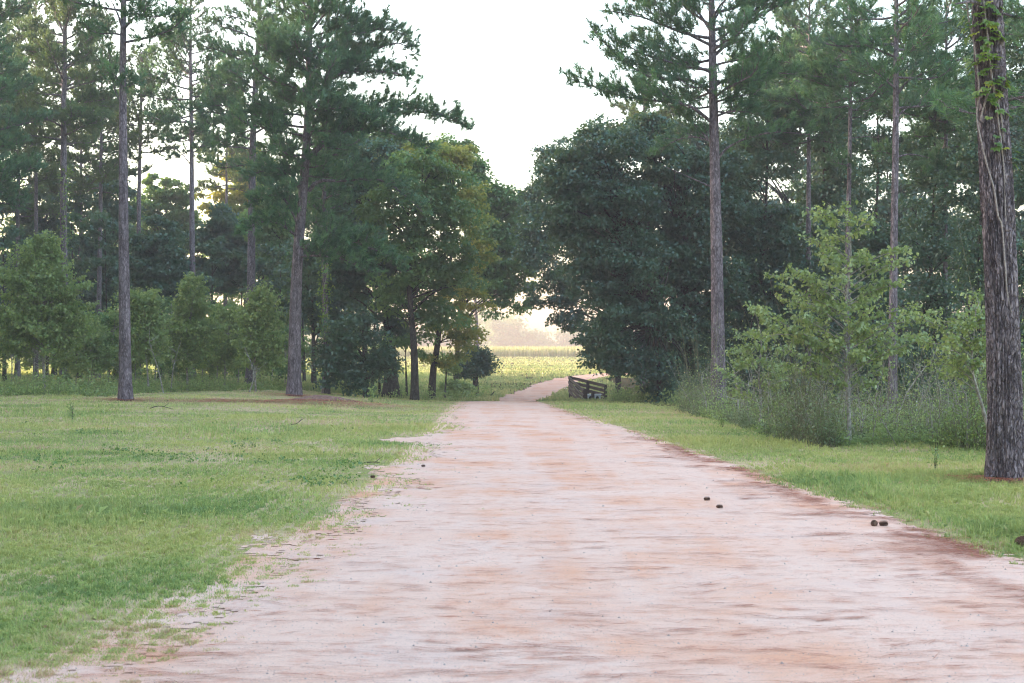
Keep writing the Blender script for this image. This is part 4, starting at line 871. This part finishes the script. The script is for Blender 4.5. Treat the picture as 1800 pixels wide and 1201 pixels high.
# small single weeds on the verge
for i, (px, py, hpx, lab) in enumerate([(1643, 828, 70, 'thin leggy weed standing alone in the right verge'), (1270, 745, 30, 'small dark weed in the grass in front of the tall front right pine'),
                                        (127, 738, 40, 'thin upright weed stalk in the left lawn'), (654, 700, 45, 'tall narrow pale green weed at the crest of the left lawn'), (1622, 770, 26, 'small weed at the edge of the undergrowth')]):
    d = CZ * F / (py - HZ); b = GP(px, d); h = hpx / F * d
    root = thing('weed_plant', lab, 'weed', tuple(b), 'single weeds in the grass'); mb = MB(); pos = []
    for s in range(3):
        dv = np.array([rng.normal(0, .12), rng.normal(0, .12), 1]) * h * rng.uniform(.6, 1); mb.tube([(0, 0, -.03), dv * .5 + rng.normal(0, .01, 3), dv], [.006, .004, .002], 4)
        t = rng.uniform(.25, 1, 22)[:, None]; pos.append(dv * t + rng.normal(0, .035, (22, 3)) * (h / .4))
    mb.build('stem', M['bark_dark'], root, True)
    V, Fq, t = leaves(np.concatenate(pos), rng, .05 * max(1, d / 25), rng.uniform(0, .8, 66), .4); mesh('leaves', V, Fq, M['shrub'], root, t)

# ------------------------------------------------------------------ vines
def palmate(pos, nrm, rng, size):
    """five pointed leaflets fanned from one stalk, as quads"""
    V = []; T = []
    for p, n_, s_ in zip(pos, nrm, size):
        n_ = unit(n_ + rng.normal(0, .25, 3)); dn = unit(np.array([rng.normal(0, .35), 0, -1.])); dn = unit(dn - n_ * dn.dot(n_)); sd = np.cross(n_, dn); tt = rng.uniform(0, .75) if rng.uniform() > .07 else 1
        for a in (-1.15, -.6, 0, .6, 1.15):
            q = unit(dn * math.cos(a) + sd * math.sin(a) + n_ * .18); r = np.cross(n_, q); L = s_ * (1 - .18 * abs(a))
            V.append([p, p + q * L * .55 + r * L * .24 + n_ * .004, p + q * L - n_ * .12 * L, p + q * L * .55 - r * L * .24 + n_ * .004]); T += [tt + rng.uniform(-.05, .1)] * 4
    return np.array(V).reshape(-1, 3), np.arange(len(V) * 4).reshape(-1, 4), np.array(T)
rng = np.random.default_rng(14)
dep = 18 - .27
b = P(1788, 838, dep)
root = thing('climbing_vine', 'leafy vine with bright five part leaves climbing the nearest trunk', 'vine', tuple(b))
mb = MB()
for pts in [[(1800, 812), (1788, 770), (1783, 720), (1790, 660), (1796, 620), (1795, 600), (1783, 560), (1775, 520), (1768, 470), (1762, 400), (1757, 380)],
            [(1757, 380), (1748, 330), (1738, 290), (1728, 240), (1722, 200), (1724, 150), (1718, 80), (1712, 30), (1706, -30)],
            [(1795, 600), (1786, 530), (1778, 450), (1772, 380), (1770, 330), (1766, 290), (1758, 210), (1745, 140), (1738, 60), (1728, -30)],
            [(1727, 210), (1735, 180), (1745, 150), (1755, 165), (1762, 205), (1768, 250)]]:
    q = np.array([P(a, c, 18 - .24 + .03 * math.sin(a * .3)) for a, c in pts])
    for t in range(len(q)):                 # lie on the bark
        cx = np.interp(pts[t][1], [-120, 0, 140, 280, 420, 560, 700, 843], [1728, 1736, 1743, 1750, 1757, 1762, 1766, 1767]); off = (pts[t][0] - cx) / F * 18
        q[t, 1] = 18 - math.sqrt(max(.0, .205 ** 2 - min(abs(off), .2) ** 2)) - .02
    mb.tube(spline(q, 60), .011, 6)
mb.build('stem', M['vine_stem'], root, True, b)
LP = [(1700, 20), (1703, 50), (1696, 35), (1715, 40), (1740, 10), (1728, 22), (1730, 60), (1745, 45), (1760, 60), (1740, 80), (1750, 100), (1735, 100), (1718, 112), (1708, 118), (1745, 120), (1730, 132), (1752, 140), (1762, 148),
      (1740, 150), (1735, 165), (1745, 166), (1752, 160), (1722, 165), (1748, 205), (1755, 190), (1768, 195), (1758, 235), (1770, 228), (1745, 255), (1760, 248), (1766, 265), (1785, 265), (1775, 285), (1787, 290), (1710, 60), (1715, 0), (1750, 20), (1725, 5), (1745, 185), (1757, 60), (1735, 40), (1728, 85), (1768, 135)]
pos, nr = [], []
for a, c in LP:
    for _ in range(3 if c < 170 else 1):
        a2, c2 = a + rng.normal(0, 4), c + rng.normal(0, 5)
        cx = np.interp(c2, [-120, 0, 140, 280, 420], [1728, 1736, 1743, 1750, 1757]); off = (a2 - cx) / F * 18
        dy = math.sqrt(max(.001, .21 ** 2 - min(abs(off), .2) ** 2)); p = P(a2, c2, 18 - dy - .035); pos.append(p); nr.append(unit(np.array([off, -dy, .25])))
V, Fq, t = palmate(pos, nr, rng, np.full(len(pos), .105) * rng.uniform(.7, 1.2, len(pos))); mesh('leaves', V - b, Fq, M['vine'], root, t)
b = P(573, 690, 60.8); root = thing('climbing_vine', 'yellow green climber wound round the small pine right of the widest crowned pine', 'vine', tuple(b))
pos = []; mb = MB(); zz = np.linspace(690, 370, 70)
mb.tube([P(572 + 4 * math.sin(a * .07), a, 60.75 + .15 * math.cos(a * .07)) for a in zz], .014, 4); mb.build('stem', M['vine_stem'], root, True, b)
for _ in range(520):
    a = rng.uniform(395, 600); pos.append(P(571 + rng.normal(0, 7), a + rng.normal(0, 3), 60.7 + rng.normal(0, .2)))
V, Fq, t = leaves(np.array(pos), rng, .13, rng.uniform(0, .7, len(pos)), .2); mesh('leaves', V - b, Fq, M['vine'], root, t)
b = P(112, 660, 77.8); root = thing('climbing_vine', 'pale climber on the dark based pine in the left woods', 'vine', tuple(b)); pos = []
for _ in range(380):
    a = rng.uniform(290, 470); pos.append(P(114 + rng.normal(0, 7), a, 77.7 + rng.normal(0, .2)))
mb = MB(); mb.tube([P(113 + 3 * math.sin(a * .05), a, 77.7) for a in np.linspace(668, 290, 50)], .014, 4); mb.build('stem', M['vine_stem'], root, True, b)
V, Fq, t = leaves(np.array(pos), rng, .14, rng.uniform(0, .5, len(pos)), .2); mesh('leaves', V - b, Fq, M['vine'], root, t)

# ------------------------------------------------------------------ rail fence and box at the dip
def rail(a, c, w_=.045, h=.15):
    a, c = np.array(a), np.array(c); u = unit(c - a); s = unit(np.cross(u, [0, 0, 1.])) * w_ / 2; up = np.array([0, 0, h / 2])
    V = np.array([a - s - up, a + s - up, a + s + up, a - s + up, c - s - up, c + s - up, c + s + up, c - s + up])
    m = MB(); m.add(V, [[0, 1, 2, 3], [7, 6, 5, 4], [0, 4, 5, 1], [1, 5, 6, 2], [2, 6, 7, 3], [3, 7, 4, 0]]); return m
corner = P(1002.5, 664, 75); nearp = P(1029.5, 688, 66); farp = P(1064.5, 679, 70)
root = thing('rail_fence', 'weathered brown wooden rail fence cornering at the dip where the red track begins', 'fence', (corner[0], corner[1], gz(corner[0], corner[1])))
fb = np.array(root.location)
def post(p, extra_=0):
    z0 = gz(p[0], p[1]) - .3; m = MB(); m.box((p[0], p[1], (z0 + p[2] + extra_) / 2), .15, .15, p[2] + extra_ - z0); m.build('post', M['wood'], root, off=fb)
post(corner, .08); post(nearp, .08); post(farp, .08)
midf = corner + (farp - corner) * .51; post(midf, .02); midn = corner + (nearp - corner) * .5; post(midn, .02)
p2 = nearp + (nearp - corner) / np.linalg.norm(nearp - corner) * .9; p2 = P(1042, 690, 66.5); post(p2, .02)
for k_, (dz, lim) in enumerate([(.0, 1), (-.24, 1), (-.46, 1), (-.68, 1)]):
    z = np.array([0, 0, dz]); s = np.array([-.09, -.02, 0]); s2 = np.array([.03, .095, 0])
    rail(corner + z + s, nearp + z + s).build('rail', M['wood'], root, off=fb)
    rail(corner + z + s2, farp + z + s2).build('rail', M['wood'], root, off=fb)
bx = P(1043.5, 705, 68); bx[2] = P(0, 707, 68)[2]; wx, hx, dx_ = .66, .36, .5
root = thing('metal_box', 'pale grey metal box with two dark arched openings behind the rail fence', 'box', tuple(bx)); mb = MB()
arch = []                                   # front with two pointed arches
def front(x0, x1):                          # one bay: frame around an arch hole
    m_ = (x0 + x1) / 2; hw = (x1 - x0) * .26; n = 8
    hole = [(m_ - hw, .02)] + [(m_ - hw * math.cos(math.pi * t / n), .17 + .13 * math.sin(math.pi * t / n)) for t in range(n + 1)] + [(m_ + hw, .02)]
    outer = [(x0, .0)] + [(x0 + (x1 - x0) * t / n, hx) for t in range(n + 1)] + [(x1, .0)]
    V = [(p[0], -dx_ / 2, p[1]) for p in hole] + [(p[0], -dx_ / 2, p[1]) for p in outer]; k = len(hole)
    mb.add(V, [[i, k + i, k + i + 1, i + 1] for i in range(k - 1)])
front(-wx / 2, 0); front(0, wx / 2)
h2 = wx / 2; t_ = dx_ / 2
mb.add([(-h2, -t_, 0), (-h2, t_, 0), (-h2, t_, hx), (-h2, -t_, hx)], [[0, 1, 2, 3]]); mb.add([(h2, -t_, 0), (h2, t_, 0), (h2, t_, hx), (h2, -t_, hx)], [[3, 2, 1, 0]])
mb.add([(-h2, t_, 0), (h2, t_, 0), (h2, t_, hx), (-h2, t_, hx)], [[0, 1, 2, 3]])
mb.build('box_shell', M['metal'], root); m2 = MB(); m2.box((0, 0, hx + .012), wx + .06, dx_ + .06, .022); m2.build('lid', M['metal'], root)
m2 = MB(); m2.box((0, .05, .18), wx - .04, dx_ - .2, .3); m2.build('opening_shade_block', M['dark'], root)  # black block put in as the shade behind the arched openings

# ------------------------------------------------------------------ small things
def cone(px, py, label, rot=0, sc=1.0):
    d = CZ * F / (py - HZ); b = GP(px, d); b[2] += .03 * sc + .012
    rng = np.random.default_rng(int(px)); root = thing('pine_cone', label, 'pine cone', tuple(b), 'fallen pine cones'); mb = MB()
    u = np.array([math.cos(rot), math.sin(rot), 0]); v = np.array([-math.sin(rot), math.cos(rot), 0]); wv = np.array([0, 0, 1.])
    mb.tube([u * t * .055 * sc for t in (-1, -.5, 0, .5, 1)], np.array([.008, .02, .022, .016, .004]) * sc, 8)
    for i in range(90):
        t = (i / 90) * 2 - 1; a = i * 2.4; r = (.028 * math.sqrt(max(0, 1 - (t * .92) ** 2)) + .006) * sc
        rd = v * math.cos(a) + wv * math.sin(a); c = u * t * .055 * sc + rd * r; tg = np.cross(u, rd); e = c + (rd * .010 + u * .006) * sc
        mb.add([c - tg * .008 * sc - rd * .012 * sc, c + tg * .008 * sc - rd * .012 * sc, e + tg * .006 * sc, e - tg * .006 * sc], [[0, 1, 2, 3]], .5)
    mb.build('scales', M['cone'], root)
for a in [(1536, 923, 'upright end of the pair of pine cones at the right road edge', 1.2, .72), (1552, 923, 'right hand one of the pair of pine cones at the right road edge', .1, .7),
          (1242, 878, 'left and farther of two pine cones lying in the right half of the road', .2, .6), (1264, 892, 'right and nearer of two pine cones lying in the right half of the road', .1, .6),
          (1796, 960, 'pine cone in the grass at the right edge of the picture', .6, 1.2), (744, 817, 'small pine cone near the left road edge', .3, .5),
          (655, 837, 'pine cone on the sandy left verge, nearer than the small one', .4, .55), (1098, 1197, 'pine cone on the road at the bottom of the picture', .3, .5)][:7]:
    cone(*a)
def stick(pts, d, r, label, mat='bark_dark', cat='stick', name='fallen_stick', lift=.02):
    q = []
    for a, c in pts: q.append([(a - 900) / F * d, d, gz((a - 900) / F * d, d) + lift + c])
    mb = MB(); mb.tube(spline(q, 10), np.linspace(r, r * .4, 10), 5); m = spline(q, 10)[6]
    mb.tube([m, m + np.array([.12, .1, .09])], [r * .6, r * .2], 4)
    o = mb.build(name, M[mat]); tag(o, label, cat, 'fallen sticks')
stick([(512, .0), (522, .03), (531, .14)], 33, .012, 'thin forked stick poking out of the left lawn')
stick([(262, .02), (280, .10), (305, .03)], 40, .015, 'curved dark branch lying in the grass right of the lone front pine')
stick([(860, .05), (866, .2), (869, .34)], 78, .05, 'short dark broken branch standing right of the small dark tree')
stick([(920, .0), (930, .08), (942, .02)], 108, .07, 'dead branch lying out in the sunny field')
stick([(926, .0), (926, .35), (925, .5)], 108, .03, 'upright dead snag in the sunny field')
stick([(640, .0), (655, .01), (668, .0)], 21, .010, 'flat bit of bark on the sandy left verge', lift=.02)
# bleached log in the weeds
b = GP(1440, 29.5); root = thing('fallen_log', 'short bleached pale log lying low in the weeds', 'log', tuple(b)); mb = MB()
mb.tube(spline([(-.22, .05, .10), (-.08, 0, .15), (.10, 0, .14), (.24, -.04, .09)], 12), np.interp(np.linspace(0, 1, 12), [0, .2, .8, 1], [.03, .055, .05, .03]), 10); mb.build('log', M['paleash'], root, True)
b = GP(1611, 36); root = thing('marker_stake', 'thin white marker stake deep in the undergrowth', 'stake', tuple(b)); mb = MB()
mb.box((0, 0, .22), .018, .018, .5); mb.build('stake', M['whitepaint'], root); m2 = MB(); m2.box((0, 0, .48), .03, .03, .02); m2.build('cap', M['whitepaint'], root)
# soil mound where the ground has been scraped
n = 60; X, Y = np.meshgrid(np.linspace(-1.6, 1.6, n), np.linspace(-.7, .7, 30)); rr = np.sqrt((X / 1.5) ** 2 + (Y / .62) ** 2)
cx0, cy0 = (568 - 900) / F * 47.5, 47.5
Zm = .16 * sstep(1.05, .1, rr + .35 * (fbm(X * 2.5, Y * 3, 95) - .5)) * (.6 + .8 * fbm(X * 5, Y * 5, 96)); Zg = ground(X + cx0, Y + cy0) - gz(cx0, cy0)
i = (np.arange(29)[:, None] * n + np.arange(n - 1)[None]).ravel()
Fm = np.stack([i, i + 1, i + n + 1, i + n], -1); Vm = np.stack([X, Y, Zg + Zm - .015], -1).reshape(-1, 3); kz = (Zm.reshape(-1)[Fm].mean(1) > .004); Fm = Fm[kz]
o = mesh('soil_mound', Vm, Fm, M['soil'], smooth=True); o.location = (cx0, cy0, gz(cx0, cy0)); tag(o, 'low mound of red brown soil in the left lawn below the widest crowned pine', 'soil mound')

# ------------------------------------------------------------------ far woods behind the field
rng = np.random.default_rng(31)
def generic(px, d, lobes, lab, sd): return B([(px, HZ), (px, HZ - 18), (px, HZ - 36)], d, 3, lobes, lab, 'oak_green', .9, leaf=1.1, cr=2.5, per=46, seed=sd, group='far trees across the field', name='far_tree', flat=.7)
FL = 'one of the farthest trees across the hazy field, pale grey and half dissolved'
fars = [generic(900, 560, [(900, 585, 20, 26), (888, 600, 16, 16), (914, 597, 16, 20)], FL, 71), generic(930, 560, [(930, 596, 20, 20), (941, 604, 16, 13)], FL, 72), generic(870, 560, [(870, 572, 14, 34), (862, 592, 15, 22), (879, 597, 14, 20)], FL, 73)]
for i, xx in enumerate(np.arange(-240, 90, 5.5)):
    yy = 565 + rng.uniform(-8, 40)
    copy_tree(fars[int(rng.integers(0, 3))], (xx + rng.normal(0, 2), yy, gz(xx, yy)), rng.uniform(0, 6.28), rng.uniform(.75, 1.25))
# woods outside the frame on the left, which keep the low sun off the drive
LPx = []
for _ in range(22000):
    yy = rng.uniform(-25, 125); xx = -rng.uniform(.39 * max(yy, 0) + 9, 46 + .42 * max(yy, 0)); LPx.append((xx, yy, rng.uniform(0, 1) ** .8 * 21))
LPx = np.array(LPx); pos = np.repeat(LPx, 14, 0) + rng.normal(0, .55, (len(LPx) * 14, 3))
V, Fq, t = leaves(pos, rng, .6, rng.uniform(0, 1, len(pos)), .5); o = mesh('dense_wood', V, Fq, M['oak'], None, t); o['kind'] = 'stuff'

# ------------------------------------------------------------------ haze
m, nt, out = nodes('thin_morning_haze')
pv = N(nt, 'ShaderNodeVolumePrincipled'); pv.inputs['Density'].default_value = .0013; pv.inputs['Color'].default_value = (.60, .54, .56, 1); pv.inputs['Anisotropy'].default_value = .2
pv.inputs['Density Attribute'].default_value = ''
nt.links.new(pv.outputs[0], out.inputs['Volume'])
m.cycles.homogeneous_volume = True
hb = MB(); hb.box((0, 400, 20), 1200, 1100, 46); o = hb.build('haze', m); o['kind'] = 'stuff'
